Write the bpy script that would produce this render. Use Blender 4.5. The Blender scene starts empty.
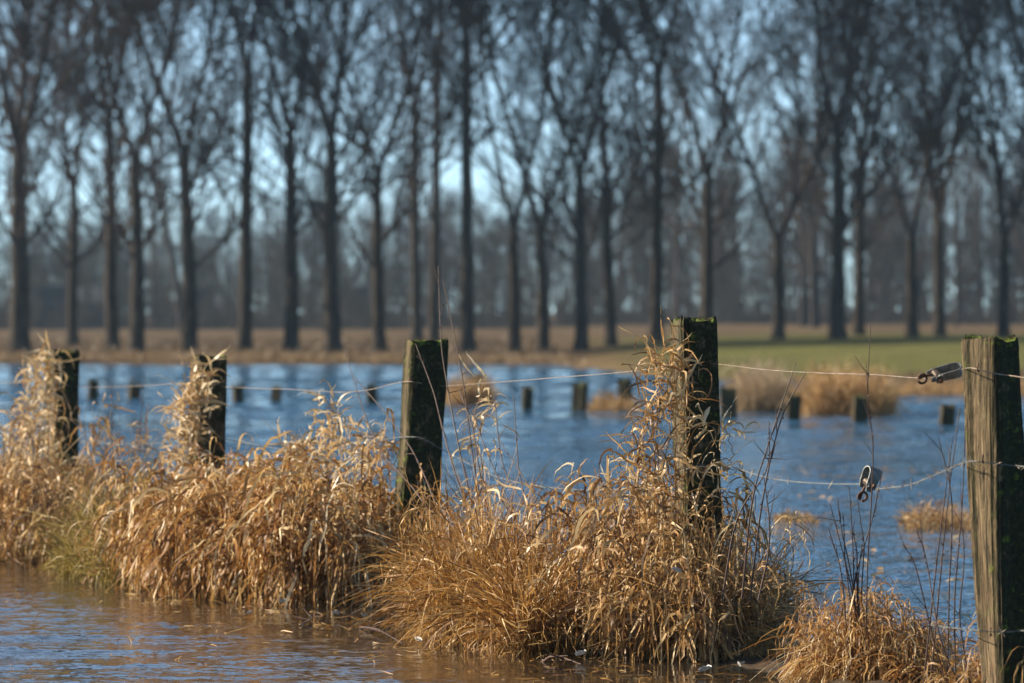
import bpy, math, random
import numpy as np

rng = np.random.default_rng(11)
random.seed(5)
S = bpy.context.scene
COL = S.collection
PI = math.pi

# ------------------------------------------------------------------ layout helpers
F = 200.0 / 36.0 * 1024.0          # a 200 mm lens on a 36 mm frame
EYE = 1.25                         # eye height above the flood water
HOR = 312.0

def at(px, py, d):
    return np.array([(px - 512.0) / F * d, d, EYE + (HOR - py) / F * d])

def fence_pt(s):                   # line of the fence, one unit per post
    return np.array([0.657 - 1.068 * s, 21.0 + 3.62 * s, 0.0])

def fence_at_px(px):               # where the fence line is seen at that picture column
    u = (px - 512.0) / F
    s = (0.657 - 21.0 * u) / (3.62 * u + 1.068)
    return fence_pt(s)

def smooth(a, b, x):
    t = np.clip((x - a) / (b - a), 0, 1)
    return t * t * (3 - 2 * t)

# ------------------------------------------------------------------ objects helpers
def link(o, parent=None):
    COL.objects.link(o)
    if parent is not None:
        o.parent = parent
    return o

def tag(o, label=None, cat=None, group=None, kind=None):
    if label: o['label'] = label
    if cat: o['category'] = cat
    if group: o['group'] = group
    if kind: o['kind'] = kind
    return o

def thing(name, label, cat, loc=(0, 0, 0), group=None, rot=(0, 0, 0)):
    o = bpy.data.objects.new(name, None)
    o.empty_display_size = 0.1
    o.location = [float(v) for v in loc]
    o.rotation_euler = rot
    link(o)
    return tag(o, label, cat, group)

class MB:
    """collects geometry, then links it as ONE mesh object"""
    def __init__(self):
        self.v = []; self.f = []; self.n = 0
    def add(self, v, f):
        v = np.asarray(v, dtype=np.float64).reshape(-1, 3)
        f = np.asarray(f, dtype=np.int64)
        self.v.append(v); self.f.append(f + self.n); self.n += len(v)
    def strips(self, P, W, side):
        """ribbons: P (M,N,3), W (M,N), side (M,N,3)"""
        M, N, _ = P.shape
        V = np.stack([P - side * W[..., None] * .5, P + side * W[..., None] * .5], 2)   # M,N,2,3
        idx = np.arange(M * N * 2).reshape(M, N, 2)
        q = np.stack([idx[:, :-1, 0], idx[:, :-1, 1], idx[:, 1:, 1], idx[:, 1:, 0]], -1).reshape(-1, 4)
        self.add(V, q)
    def tubes(self, P, R, k=5, cap=False):
        P = np.asarray(P, float); R = np.asarray(R, float)
        if P.ndim == 2: P = P[None]; R = np.broadcast_to(R, P.shape[:2])
        M, N, _ = P.shape
        T = np.gradient(P, axis=1)
        T /= np.linalg.norm(T, axis=-1, keepdims=True) + 1e-9
        ref = np.where(np.abs(T[:, :1, 2:3]).mean(1, keepdims=True) > .8, np.array([1., 0, 0]), np.array([0, 0, 1.]))
        A = np.cross(T, np.broadcast_to(ref, T.shape)); A /= np.linalg.norm(A, axis=-1, keepdims=True) + 1e-9
        B = np.cross(T, A)
        th = np.arange(k) / k * 2 * PI
        V = P[:, :, None] + R[:, :, None, None] * (A[:, :, None] * np.cos(th)[:, None] + B[:, :, None] * np.sin(th)[:, None])
        idx = np.arange(M * N * k).reshape(M, N, k)
        nx = np.roll(idx, -1, 2)
        q = np.stack([idx[:, :-1], nx[:, :-1], nx[:, 1:], idx[:, 1:]], -1).reshape(-1, 4)
        self.add(V, q)
        if cap:
            base = self.n - M * N * k
            for m in range(M):
                for n in (0, N - 1):
                    c = V[m, n].mean(0)
                    ring = V[m, n]
                    vv = np.vstack([ring, c[None]])
                    ff = [[i, (i + 1) % k, k, k] for i in range(k)]
                    self.tri(vv, [[a, b, c_] for a, b, c_, _ in ff])
    def tri(self, v, f):
        self.add(v, np.array([[a, b, c, -1 - 10**9] for a, b, c in f]))
    def box(self, c, sx, sy, sz, R=None):
        v = np.array([[x, y, z] for x in (-.5, .5) for y in (-.5, .5) for z in (-.5, .5)]) * [sx, sy, sz]
        if R is not None: v = v @ np.array(R).T
        f = [[0, 1, 3, 2], [4, 6, 7, 5], [0, 4, 5, 1], [2, 3, 7, 6], [0, 2, 6, 4], [1, 5, 7, 3]]
        self.add(v + np.asarray(c), f)
    def build(self, name, mat, parent=None, smooth_=True):
        V = np.concatenate(self.v); Fq = np.concatenate(self.f)
        tri = Fq[:, 3] < 0
        me = bpy.data.meshes.new(name)
        me.vertices.add(len(V)); me.vertices.foreach_set('co', V.astype(np.float32).ravel())
        tot = np.where(tri, 3, 4)
        loops = Fq.ravel() if not tri.any() else np.concatenate([r[:n] for r, n in zip(Fq, tot)])
        me.loops.add(len(loops)); me.loops.foreach_set('vertex_index', loops.astype(np.int32))
        me.polygons.add(len(tot))
        me.polygons.foreach_set('loop_start', np.concatenate([[0], np.cumsum(tot)[:-1]]).astype(np.int32))
        me.polygons.foreach_set('loop_total', tot.astype(np.int32))
        me.polygons.foreach_set('use_smooth', np.full(len(tot), bool(smooth_)))
        me.update(calc_edges=True); me.validate()
        me.materials.append(mat)
        o = bpy.data.objects.new(name, me)
        return link(o, parent)

def catmull(pts, n):
    pts = np.asarray(pts, float)
    P = np.vstack([2 * pts[0] - pts[1], pts, 2 * pts[-1] - pts[-2]])
    out = []
    m = len(pts) - 1
    for t in np.linspace(0, m - 1e-6, n):
        i = int(t); u = t - i
        a, b, c, d = P[i:i + 4]
        out.append(.5 * ((2 * b) + (-a + c) * u + (2 * a - 5 * b + 4 * c - d) * u * u + (-a + 3 * b - 3 * c + d) * u ** 3))
    return np.array(out)

# ------------------------------------------------------------------ materials
def mat(name):
    m = bpy.data.materials.new(name); m.use_nodes = True
    nt = m.node_tree; nt.nodes.clear()
    out = nt.nodes.new('ShaderNodeOutputMaterial')
    return m, nt, out

def N(nt, typ, **kw):
    n = nt.nodes.new(typ)
    for k, v in kw.items():
        if k in n.inputs: n.inputs[k].default_value = v
        else: setattr(n, k, v)
    return n

def ramp(nt, fac, stops):
    r = nt.nodes.new('ShaderNodeValToRGB')
    e = r.color_ramp.elements
    while len(e) < len(stops): e.new(0.5)
    for el, (p, c) in zip(e, stops):
        el.position = p; el.color = (*c, 1)
    nt.links.new(fac, r.inputs[0])
    return r.outputs[0]

def noise(nt, vec, scale, detail=4, rough=.55, dim='3D'):
    n = N(nt, 'ShaderNodeTexNoise', Scale=scale, Detail=detail, Roughness=rough)
    if vec is not None: nt.links.new(vec, n.inputs['Vector'])
    return n.outputs['Fac']

def mapping(nt, vec, scale):
    m = N(nt, 'ShaderNodeMapping'); m.inputs['Scale'].default_value = scale
    nt.links.new(vec, m.inputs['Vector']); return m.outputs[0]

def mixc(nt, fac, a, b, mode='MIX'):
    m = nt.nodes.new('ShaderNodeMix'); m.data_type = 'RGBA'; m.blend_type = mode
    def put(s, v):
        if hasattr(v, 'links') or isinstance(v, bpy.types.NodeSocket): nt.links.new(v, s)
        elif isinstance(v, (int, float)): s.default_value = v
        else: s.default_value = (*v, 1)
    put(m.inputs[0], fac); put(m.inputs[6], a); put(m.inputs[7], b)
    return m.outputs[2]

def math_(nt, op, a, b=None, clamp=False):
    m = nt.nodes.new('ShaderNodeMath'); m.operation = op; m.use_clamp = clamp
    for s, v in zip(m.inputs, (a, b)):
        if v is None: continue
        if isinstance(v, bpy.types.NodeSocket): nt.links.new(v, s)
        else: s.default_value = v
    return m.outputs[0]

def leaf_mat(name, stops, trans=.35, rough=.5, spec=.35):
    m, nt, out = mat(name)
    g = N(nt, 'ShaderNodeNewGeometry')
    tc = N(nt, 'ShaderNodeTexCoord')
    c = ramp(nt, g.outputs['Random Per Island'], stops)
    nz = noise(nt, tc.outputs['Object'], 14, 3)
    c = mixc(nt, .55, c, ramp(nt, nz, [(.3, (.45, .4, .34)), (.7, (1., 1., 1.))]), 'MULTIPLY')
    p = N(nt, 'ShaderNodeBsdfPrincipled', Roughness=rough); nt.links.new(c, p.inputs['Base Color'])
    p.inputs['Specular IOR Level'].default_value = spec
    t = N(nt, 'ShaderNodeBsdfTranslucent'); nt.links.new(c, t.inputs['Color'])
    mx = N(nt, 'ShaderNodeMixShader'); mx.inputs[0].default_value = trans
    nt.links.new(p.outputs[0], mx.inputs[1]); nt.links.new(t.outputs[0], mx.inputs[2])
    nt.links.new(mx.outputs[0], out.inputs[0])
    return m

M = {}
M['gold'] = leaf_mat('golden dry leaf', [(0, (.16, .065, .018)), (.3, (.35, .165, .045)), (.6, (.47, .26, .085)), (.82, (.62, .4, .15)), (.92, (.76, .58, .32)), (1, (.86, .72, .48))])
M['straw'] = leaf_mat('dry straw', [(0, (.11, .042, .010)), (.35, (.33, .155, .034)), (.7, (.52, .285, .075)), (1, (.72, .5, .22))], .28)
M['fawn'] = leaf_mat('fawn grass', [(0, (.14, .062, .02)), (.12, (.2, .15, .1)), (.2, (.3, .15, .05)), (.4, (.36, .19, .06)), (.75, (.55, .345, .13)), (1, (.75, .57, .31))], .3)
M['pale'] = leaf_mat('pale curled leaf', [(0, (.36, .2, .075)), (.3, (.62, .43, .2)), (.8, (.76, .58, .33)), (1, (.86, .73, .5))], .35, .42, .5)
M['olive'] = leaf_mat('yellow green grass', [(0, (.16, .11, .025)), (.4, (.3, .22, .05)), (.75, (.43, .33, .09)), (1, (.58, .46, .2))], .3)
M['stalk'] = leaf_mat('dark stalk', [(0, (.035, .017, .011)), (.5, (.07, .032, .019)), (1, (.12, .065, .036))], .0, .55)
M['reedfar'] = leaf_mat('shore reed', [(0, (.24, .12, .04)), (.5, (.46, .27, .1)), (1, (.62, .44, .2))], .3)
M['weed'] = leaf_mat('brown meadow grass', [(0, (.07, .04, .018)), (.5, (.15, .095, .045)), (1, (.26, .18, .09))], .2)
M['shoregrass'] = leaf_mat('shore grass', [(0, (.13, .075, .03)), (.5, (.26, .165, .075)), (1, (.4, .29, .15))], .25)
M['reedpale'] = leaf_mat('pale reed', [(0, (.26, .17, .09)), (.5, (.42, .3, .17)), (1, (.55, .43, .27))], .3)

def wood_mat(name, moss=0.5, seed=0., tone=(.30, .22, .13), mossy_x=1.0):
    m, nt, out = mat(name)
    tc = N(nt, 'ShaderNodeTexCoord'); g = N(nt, 'ShaderNodeNewGeometry')
    ob = tc.outputs['Object']
    mp = N(nt, 'ShaderNodeMapping'); mp.inputs['Scale'].default_value = (1, 1, .07); mp.inputs['Location'].default_value = (seed, seed * 2, seed)
    nt.links.new(ob, mp.inputs['Vector'])
    gr = noise(nt, mp.outputs[0], 95, 6, .65)
    gr2 = noise(nt, mp.outputs[0], 24, 4, .6)
    c = ramp(nt, gr, [(.36, (.03, .022, .013)), (.46, tuple(.5 * t for t in tone)), (.58, tone), (.74, tuple(min(1, 1.45 * t) for t in tone))])
    c = mixc(nt, .7, c, ramp(nt, gr2, [(.34, (.28, .24, .18)), (.58, (1, 1, 1))]), 'MULTIPLY')
    # algae and moss: on the damp side, and a cushion of moss on the end grain
    sx = N(nt, 'ShaderNodeSeparateXYZ'); nt.links.new(ob, sx.inputs[0])
    sn = N(nt, 'ShaderNodeSeparateXYZ')
    vt = N(nt, 'ShaderNodeVectorTransform', vector_type='NORMAL', convert_from='WORLD', convert_to='OBJECT')
    nt.links.new(g.outputs['True Normal'], vt.inputs[0]); nt.links.new(vt.outputs[0], sn.inputs[0])
    damp = math_(nt, 'MULTIPLY', math_(nt, 'SUBTRACT', 0.35, sn.outputs['Y']), 1.2, True)
    n1 = noise(nt, ob, 22, 5, .65)
    al = math_(nt, 'MULTIPLY', damp, math_(nt, 'MULTIPLY', math_(nt, 'SUBTRACT', n1, .22), 5.0 * moss, True), True)
    algae = ramp(nt, noise(nt, ob, 60, 4), [(.3, (.012, .012, .005)), (.55, (.025, .027, .009)), (.8, (.055, .062, .016))])
    c = mixc(nt, al, c, algae)
    top = math_(nt, 'ADD', math_(nt, 'MULTIPLY', sn.outputs['Z'], .9), math_(nt, 'MULTIPLY', math_(nt, 'SUBTRACT', n1, .5), 2.2))
    tm = math_(nt, 'MULTIPLY', math_(nt, 'SUBTRACT', top, .22), 3.5 * min(1, moss * 1.2), True)
    mossc = ramp(nt, noise(nt, ob, 130, 3), [(.3, (.06, .085, .012)), (.7, (.2, .27, .03))])
    c = mixc(nt, tm, c, mossc)
    p = N(nt, 'ShaderNodeBsdfPrincipled', Roughness=.85); p.inputs['Specular IOR Level'].default_value = .2
    nt.links.new(c, p.inputs['Base Color'])
    b = N(nt, 'ShaderNodeBump', Strength=1, Distance=.02)
    nt.links.new(math_(nt, 'ADD', gr, math_(nt, 'MULTIPLY', n1, .4)), b.inputs['Height']); nt.links.new(b.outputs[0], p.inputs['Normal'])
    nt.links.new(p.outputs[0], out.inputs[0])
    return m

def simple(name, stops, scale=8, rough=.8, metal=0., bump=0., stretch=(1, 1, 1), spec=.3):
    m, nt, out = mat(name)
    tc = N(nt, 'ShaderNodeTexCoord')
    v = mapping(nt, tc.outputs['Object'], stretch)
    nz = noise(nt, v, scale, 5, .6)
    c = ramp(nt, nz, stops)
    p = N(nt, 'ShaderNodeBsdfPrincipled', Roughness=rough, Metallic=metal)
    p.inputs['Specular IOR Level'].default_value = spec
    nt.links.new(c, p.inputs['Base Color'])
    if bump:
        b = N(nt, 'ShaderNodeBump', Strength=1., Distance=bump); nt.links.new(nz, b.inputs['Height']); nt.links.new(b.outputs[0], p.inputs['Normal'])
    nt.links.new(p.outputs[0], out.inputs[0])
    return m

M['bark'] = simple('bark', [(.3, (.018, .016, .014)), (.5, (.042, .035, .029)), (.75, (.085, .07, .054))], 3, .95, 0, .04, (3, 3, .6), .05)
M['twig'] = simple('twig bark', [(.3, (.03, .024, .021)), (.7, (.065, .048, .04))], 2, .95, 0, 0, (1, 1, 1), .05)
M['wood_far'] = simple('distant twigs', [(.3, (.035, .03, .027)), (.7, (.075, .06, .05))], .2, .95, 0, 0, (1, 1, 1), .0)
M['galv'] = simple('galvanised steel', [(.3, (.085, .08, .07)), (.5, (.17, .18, .175)), (.75, (.28, .29, .275))], 70, .6, .45, .001)
M['rust'] = simple('rusty steel', [(.3, (.05, .03, .022)), (.6, (.14, .075, .045)), (.8, (.3, .25, .2))], 90, .7, .4)
M['wire'] = simple('weathered wire', [(.3, (.14, .095, .065)), (.6, (.32, .26, .2)), (.8, (.5, .45, .38))], 30, .5, .35)
M['feather'] = simple('white feather', [(.3, (.42, .4, .36)), (.7, (.7, .69, .66))], 60, .8)
M['mud'] = simple('wet mud', [(.3, (.03, .02, .012)), (.6, (.075, .05, .026)), (.8, (.12, .085, .045))], 9, .6, 0, .03)
M['stub'] = wood_mat('drowned post wood', .5, 3.1, (.2, .14, .085))
M['barnwall'] = simple('blue barn cladding', [(.3, (.01, .03, .055)), (.7, (.018, .045, .08))], 2, .6, 0, 0, (6, 6, .2))
M['barnroof'] = simple('grey barn roof', [(.3, (.025, .03, .038)), (.7, (.045, .05, .06))], 2, .8)
M['brickwall'] = simple('brown shed wall', [(.3, (.03, .028, .03)), (.7, (.055, .048, .046))], 2, .9)
M['dark'] = simple('dark opening', [(.3, (.012, .014, .018)), (.7, (.03, .03, .035))], 3, .4)

# ------------------------------------------------------------------ world, sun, camera
SUN_EL, SUN_AZ = math.radians(27), np.array([-.975, .22]) / np.hypot(.975, .22)
w = bpy.data.worlds.new("World"); S.world = w; w.use_nodes = True
nt = w.node_tree
bg = nt.nodes['Background']
sky = nt.nodes.new('ShaderNodeTexSky'); sky.sky_type = 'NISHITA'; sky.sun_disc = False
sky.sun_elevation = SUN_EL; sky.sun_rotation = math.atan2(SUN_AZ[0], SUN_AZ[1])
sky.air_density = 0.5; sky.dust_density = 0.0; sky.ozone_density = 2.0; sky.altitude = 1000
hs = nt.nodes.new('ShaderNodeHueSaturation'); hs.inputs['Saturation'].default_value = 0.76
tint = nt.nodes.new('ShaderNodeMix'); tint.data_type = 'RGBA'; tint.blend_type = 'MULTIPLY'; tint.inputs[0].default_value = 1; tint.inputs[7].default_value = (.87, 1.03, 1.06, 1)
nt.links.new(sky.outputs[0], hs.inputs['Color']); nt.links.new(hs.outputs[0], tint.inputs[6]); nt.links.new(tint.outputs[2], bg.inputs[0]); bg.inputs[1].default_value = 0.09
sd = bpy.data.lights.new('sun', 'SUN'); sd.energy = 5.0; sd.angle = math.radians(.5); sd.color = (1, .87, .69)
so = bpy.data.objects.new('sun', sd); link(so)
from mathutils import Vector
tosun = Vector((SUN_AZ[0] * math.cos(SUN_EL), SUN_AZ[1] * math.cos(SUN_EL), math.sin(SUN_EL)))
so.rotation_euler = tosun.to_track_quat('Z', 'Y').to_euler(); so.location = tosun * 50

cd = bpy.data.cameras.new('camera'); cd.lens = 200; cd.sensor_width = 36; cd.clip_start = .5; cd.clip_end = 6000
cd.dof.use_dof = True; cd.dof.focus_distance = 20.3; cd.dof.aperture_fstop = 6.0
co = bpy.data.objects.new('camera', cd); link(co); co.location = (0, 0, EYE)
co.rotation_euler = (math.radians(90) - math.atan((341.5 - HOR) / F), 0, 0)
S.camera = co
S.view_settings.view_transform = 'Standard'; S.view_settings.look = 'None'; S.view_settings.gamma = 1
S.view_settings.exposure = 1.17

# ------------------------------------------------------------------ terrain and water
def shore_y(x):
    return np.interp(x, [-60, -12, 1.0, 1.9, 3.2, 8.2, 16, 40], [140, 137, 135, 120, 108.5, 91, 82, 74])

def land_z(x, y):
    e = y - shore_y(x)
    sl = np.interp(x, [-14, 0, 4, 9, 20], [.003, .0042, .0075, .0085, .0085])
    top = np.interp(x, [-14, 0, 9], [.2, .27, .5])
    z = np.where(e > 0, .05 + np.minimum(e * sl, top), .05 + e * .08)
    z = np.maximum(z, -.45)
    z = z + .03 * np.sin(x * .9 + .3 * y) * np.sin(y * .31 + x * .2) * (e > -3)
    return z

def ground_mesh():
    xs = np.concatenate([np.linspace(-900, -60, 15)[:-1], np.linspace(-60, 60, 161), np.linspace(60, 900, 15)[1:]])
    ys = np.concatenate([np.linspace(-60, 60, 25)[:-1], np.linspace(60, 260, 161), np.geomspace(262, 4000, 40)])
    X, Y = np.meshgrid(xs, ys)
    Z = land_z(X, Y)
    V = np.stack([X, Y, Z], -1).reshape(-1, 3)
    ny, nx = X.shape
    i = np.arange(ny * nx).reshape(ny, nx)
    q = np.stack([i[:-1, :-1], i[:-1, 1:], i[1:, 1:], i[1:, :-1]], -1).reshape(-1, 4)
    b = MB(); b.add(V, q)
    m, nt, out = mat('meadow ground')
    tc = N(nt, 'ShaderNodeTexCoord'); ob = tc.outputs['Object']
    n1 = noise(nt, ob, .35, 6, .65); n2 = noise(nt, mapping(nt, ob, (1, .25, 1)), .16, 5, .6)
    dry = ramp(nt, n1, [(.3, (.06, .04, .021)), (.55, (.12, .08, .042)), (.75, (.19, .13, .07))])
    green = ramp(nt, n1, [(.3, (.075, .078, .02)), (.6, (.125, .122, .036)), (.8, (.175, .155, .06))])
    sx = N(nt, 'ShaderNodeSeparateXYZ'); nt.links.new(ob, sx.inputs[0])
    # pasture strip to the right of the lake; rough dry grass elsewhere
    mx = N(nt, 'ShaderNodeMapRange', interpolation_type='SMOOTHSTEP'); nt.links.new(sx.outputs['X'], mx.inputs[0]); mx.inputs[1].default_value = 1.2; mx.inputs[2].default_value = 5.0
    my = N(nt, 'ShaderNodeMapRange', interpolation_type='SMOOTHSTEP'); nt.links.new(sx.outputs['Y'], my.inputs[0]); my.inputs[1].default_value = 101; my.inputs[2].default_value = 108
    my2 = N(nt, 'ShaderNodeMapRange', interpolation_type='SMOOTHSTEP'); nt.links.new(sx.outputs['Y'], my2.inputs[0]); my2.inputs[1].default_value = 205; my2.inputs[2].default_value = 165
    k = math_(nt, 'MULTIPLY', math_(nt, 'MULTIPLY', mx.outputs[0], my.outputs[0]), my2.outputs[0])
    k = math_(nt, 'MULTIPLY', k, math_(nt, 'ADD', .45, n2), True)
    c = mixc(nt, k, dry, green)
    p = N(nt, 'ShaderNodeBsdfPrincipled', Roughness=.95); p.inputs['Specular IOR Level'].default_value = .05
    nt.links.new(c, p.inputs['Base Color'])
    bp = N(nt, 'ShaderNodeBump', Strength=1, Distance=.12); nt.links.new(noise(nt, ob, 4, 5), bp.inputs['Height']); nt.links.new(bp.outputs[0], p.inputs['Normal'])
    nt.links.new(p.outputs[0], out.inputs[0])
    o = b.build('ground', m, None, True)
    tag(o, 'flat meadow ground with dry brown grass and a green pasture strip', None, None, 'structure')
ground_mesh()

def water_mesh():
    b = MB()
    # finely divided where the picture can see it, coarse beyond; the wind waves are real relief
    xs = np.concatenate([[-120, -80, -50, -32, -24], np.linspace(-17, 17, 560), [24, 32, 50, 80, 120]])
    ys = [-40, -20, 0, 6, 10, 13]; y = 15.0
    while y < 140: ys.append(y); y += min(.16, .036 * (y / 18.) ** .9)
    ys = np.array(ys + [141, 150])
    X, Y = np.meshgrid(xs, ys)
    r = np.random.default_rng(77)
    Z = np.zeros_like(X)
    nw = 46
    lam = np.exp(r.uniform(np.log(.17), np.log(1.3), nw)); ang = PI / 2 + .25 + r.normal(0, .62, nw); ph = r.uniform(0, 2 * PI, nw)
    sl = .108 * math.sqrt(2.0 / nw)
    wx = X + .10 * np.sin(Y * 1.7 + X * .6) + .05 * np.sin(Y * 4.1 - X * 2.2); wy = Y + .10 * np.sin(X * 1.3 - Y * .5) + .05 * np.sin(X * 3.7 + Y * 1.9)
    for l_, a_, p_ in zip(lam, ang, ph):
        k_ = 2 * PI / l_
        fade = smooth(.5, 1., l_ / (5 * np.gradient(ys))).reshape(-1, 1)
        env = .65 + .5 * np.sin(X * .31 / l_ ** .5 + p_ * 3) * np.sin(Y * .17 / l_ ** .5 + p_ * 5)
        Z += env * fade * sl / k_ * np.sin(k_ * (wx * math.cos(a_) + wy * math.sin(a_)) + p_)
    gusty = .72 + .34 * np.sin(X * .5 + 1.3 * np.sin(Y * .21)) * np.sin(Y * .33 + .7 * np.sin(X * .4)) + .12 * np.sin(Y * .9 + X * .4)
    offw = (X - .657) * -.959 + (Y - 21) * -.283
    lee = 1 - .8 * np.exp(-((offw - .7) / .7) ** 2)
    Z *= np.clip(gusty, .3, 1.3) * lee * (np.abs(X) < 16.9) * smooth(14.5, 16.5, Y)
    V = np.stack([X, Y, Z], -1).reshape(-1, 3); ny, nx = X.shape
    i = np.arange(ny * nx).reshape(ny, nx)
    q = np.stack([i[:-1, :-1], i[:-1, 1:], i[1:, 1:], i[1:, :-1]], -1).reshape(-1, 4)
    b.add(V, q)
    m, nt, out = mat('flood water')
    tc = N(nt, 'ShaderNodeTexCoord'); ob = tc.outputs['Object']
    # wind-driven ripples of several sizes
    v1 = N(nt, 'ShaderNodeMapping'); v1.inputs['Scale'].default_value = (1, 1.5, 1); v1.inputs['Rotation'].default_value = (0, 0, .35); nt.links.new(ob, v1.inputs[0])
    def slope(scale, amp, detail=2):
        n = N(nt, 'ShaderNodeTexNoise', Scale=scale, Detail=detail, Roughness=.5); nt.links.new(v1.outputs[0], n.inputs['Vector'])
        q = N(nt, 'ShaderNodeVectorMath', operation='SUBTRACT'); nt.links.new(n.outputs['Color'], q.inputs[0]); q.inputs[1].default_value = (.5, .5, .5)
        k = N(nt, 'ShaderNodeVectorMath', operation='MULTIPLY'); nt.links.new(q.outputs[0], k.inputs[0]); k.inputs[1].default_value = (amp, amp, 0)
        return k.outputs[0]
    def vadd(a, b_):
        q = N(nt, 'ShaderNodeVectorMath', operation='ADD'); nt.links.new(a, q.inputs[0]); nt.links.new(b_, q.inputs[1]); return q.outputs[0]
    geo = N(nt, 'ShaderNodeNewGeometry')
    sp = N(nt, 'ShaderNodeSeparateXYZ'); nt.links.new(ob, sp.inputs[0])
    fa = N(nt, 'ShaderNodeMapRange', interpolation_type='SMOOTHSTEP'); nt.links.new(sp.outputs['Y'], fa.inputs[0]); fa.inputs[1].default_value = 45; fa.inputs[2].default_value = 95; fa.inputs[3].default_value = 0; fa.inputs[4].default_value = 3.0
    fs = N(nt, 'ShaderNodeVectorMath', operation='SCALE'); nt.links.new(vadd(slope(1.0, .7), slope(3.4, 1.1)), fs.inputs[0]); nt.links.new(fa.outputs[0], fs.inputs['Scale'])
    # sheltered by the reeds the near water lies calmer; farther out towards the track it is crisp with cat's-paws
    dt0 = N(nt, 'ShaderNodeVectorMath', operation='DOT_PRODUCT'); nt.links.new(ob, dt0.inputs[0]); dt0.inputs[1].default_value = (-.959, -.283, 0)
    off0 = math_(nt, 'ADD', dt0.outputs['Value'], .657 * .959 + 21 * .283)
    ca = N(nt, 'ShaderNodeMapRange', interpolation_type='SMOOTHSTEP'); nt.links.new(off0, ca.inputs[0]); ca.inputs[1].default_value = .7; ca.inputs[2].default_value = 1.6; ca.inputs[3].default_value = .12; ca.inputs[4].default_value = .7
    open_ = N(nt, 'ShaderNodeMapRange'); nt.links.new(off0, open_.inputs[0]); open_.inputs[1].default_value = -.6; open_.inputs[2].default_value = -.3; open_.inputs[3].default_value = 1; open_.inputs[4].default_value = 0
    cs = N(nt, 'ShaderNodeVectorMath', operation='SCALE'); nt.links.new(vadd(slope(13., .5), slope(32., .5)), cs.inputs[0]); nt.links.new(math_(nt, 'MAXIMUM', ca.outputs[0], open_.outputs[0]), cs.inputs['Scale'])
    sl = vadd(cs.outputs[0], fs.outputs[0])
    gust = noise(nt, mapping(nt, ob, (1, .45, 1)), .5, 3, .6)
    g2 = N(nt, 'ShaderNodeMapRange'); nt.links.new(gust, g2.inputs[0]); g2.inputs[1].default_value = .35; g2.inputs[2].default_value = .65; g2.inputs[3].default_value = .55; g2.inputs[4].default_value = 1.25
    sc = N(nt, 'ShaderNodeVectorMath', operation='SCALE'); nt.links.new(sl, sc.inputs[0]); nt.links.new(g2.outputs[0], sc.inputs['Scale'])
    up = N(nt, 'ShaderNodeVectorMath', operation='ADD'); nt.links.new(sc.outputs[0], up.inputs[0]); nt.links.new(geo.outputs['Normal'], up.inputs[1])
    nm = N(nt, 'ShaderNodeVectorMath', operation='NORMALIZE'); nt.links.new(up.outputs[0], nm.inputs[0])
    p = N(nt, 'ShaderNodeBsdfPrincipled', Roughness=.06, IOR=1.33)
    # shallow, silty water on the near side of the bank; out on the lake, blue sky reflection is painted into the base colour
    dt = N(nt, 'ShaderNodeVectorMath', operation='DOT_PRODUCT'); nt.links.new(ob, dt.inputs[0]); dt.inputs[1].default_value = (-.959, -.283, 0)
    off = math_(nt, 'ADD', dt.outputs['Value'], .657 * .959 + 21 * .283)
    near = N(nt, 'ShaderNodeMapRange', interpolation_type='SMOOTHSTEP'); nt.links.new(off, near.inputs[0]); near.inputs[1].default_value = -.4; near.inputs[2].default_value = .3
    silt = N(nt, 'ShaderNodeMapRange', interpolation_type='SMOOTHSTEP'); nt.links.new(off, silt.inputs[0]); silt.inputs[1].default_value = 2.2; silt.inputs[2].default_value = .4
    pat = noise(nt, ob, 1.7, 5, .65); pat2 = noise(nt, ob, 9, 5, .7)
    patm = math_(nt, 'MULTIPLY', math_(nt, 'SUBTRACT', math_(nt, 'ADD', pat, math_(nt, 'MULTIPLY', pat2, .6)), .62), 4., True)
    k1 = math_(nt, 'MULTIPLY', near.outputs[0], math_(nt, 'ADD', math_(nt, 'MULTIPLY', silt.outputs[0], .3), math_(nt, 'MULTIPLY', patm, .45)), True)
    brown = ramp(nt, pat2, [(.3, (.02, .011, .004)), (.55, (.05, .028, .011)), (.8, (.11, .07, .034))])
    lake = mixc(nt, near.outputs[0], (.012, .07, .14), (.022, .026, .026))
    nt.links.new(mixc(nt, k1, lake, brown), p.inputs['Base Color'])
    nt.links.new(math_(nt, 'ADD', .035, math_(nt, 'MULTIPLY', math_(nt, 'MULTIPLY', near.outputs[0], patm), .03)), p.inputs['Roughness'])
    nt.links.new(nm.outputs[0], p.inputs['Normal'])
    nt.links.new(p.outputs[0], out.inputs[0])
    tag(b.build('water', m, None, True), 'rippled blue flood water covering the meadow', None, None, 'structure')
water_mesh()

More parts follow.
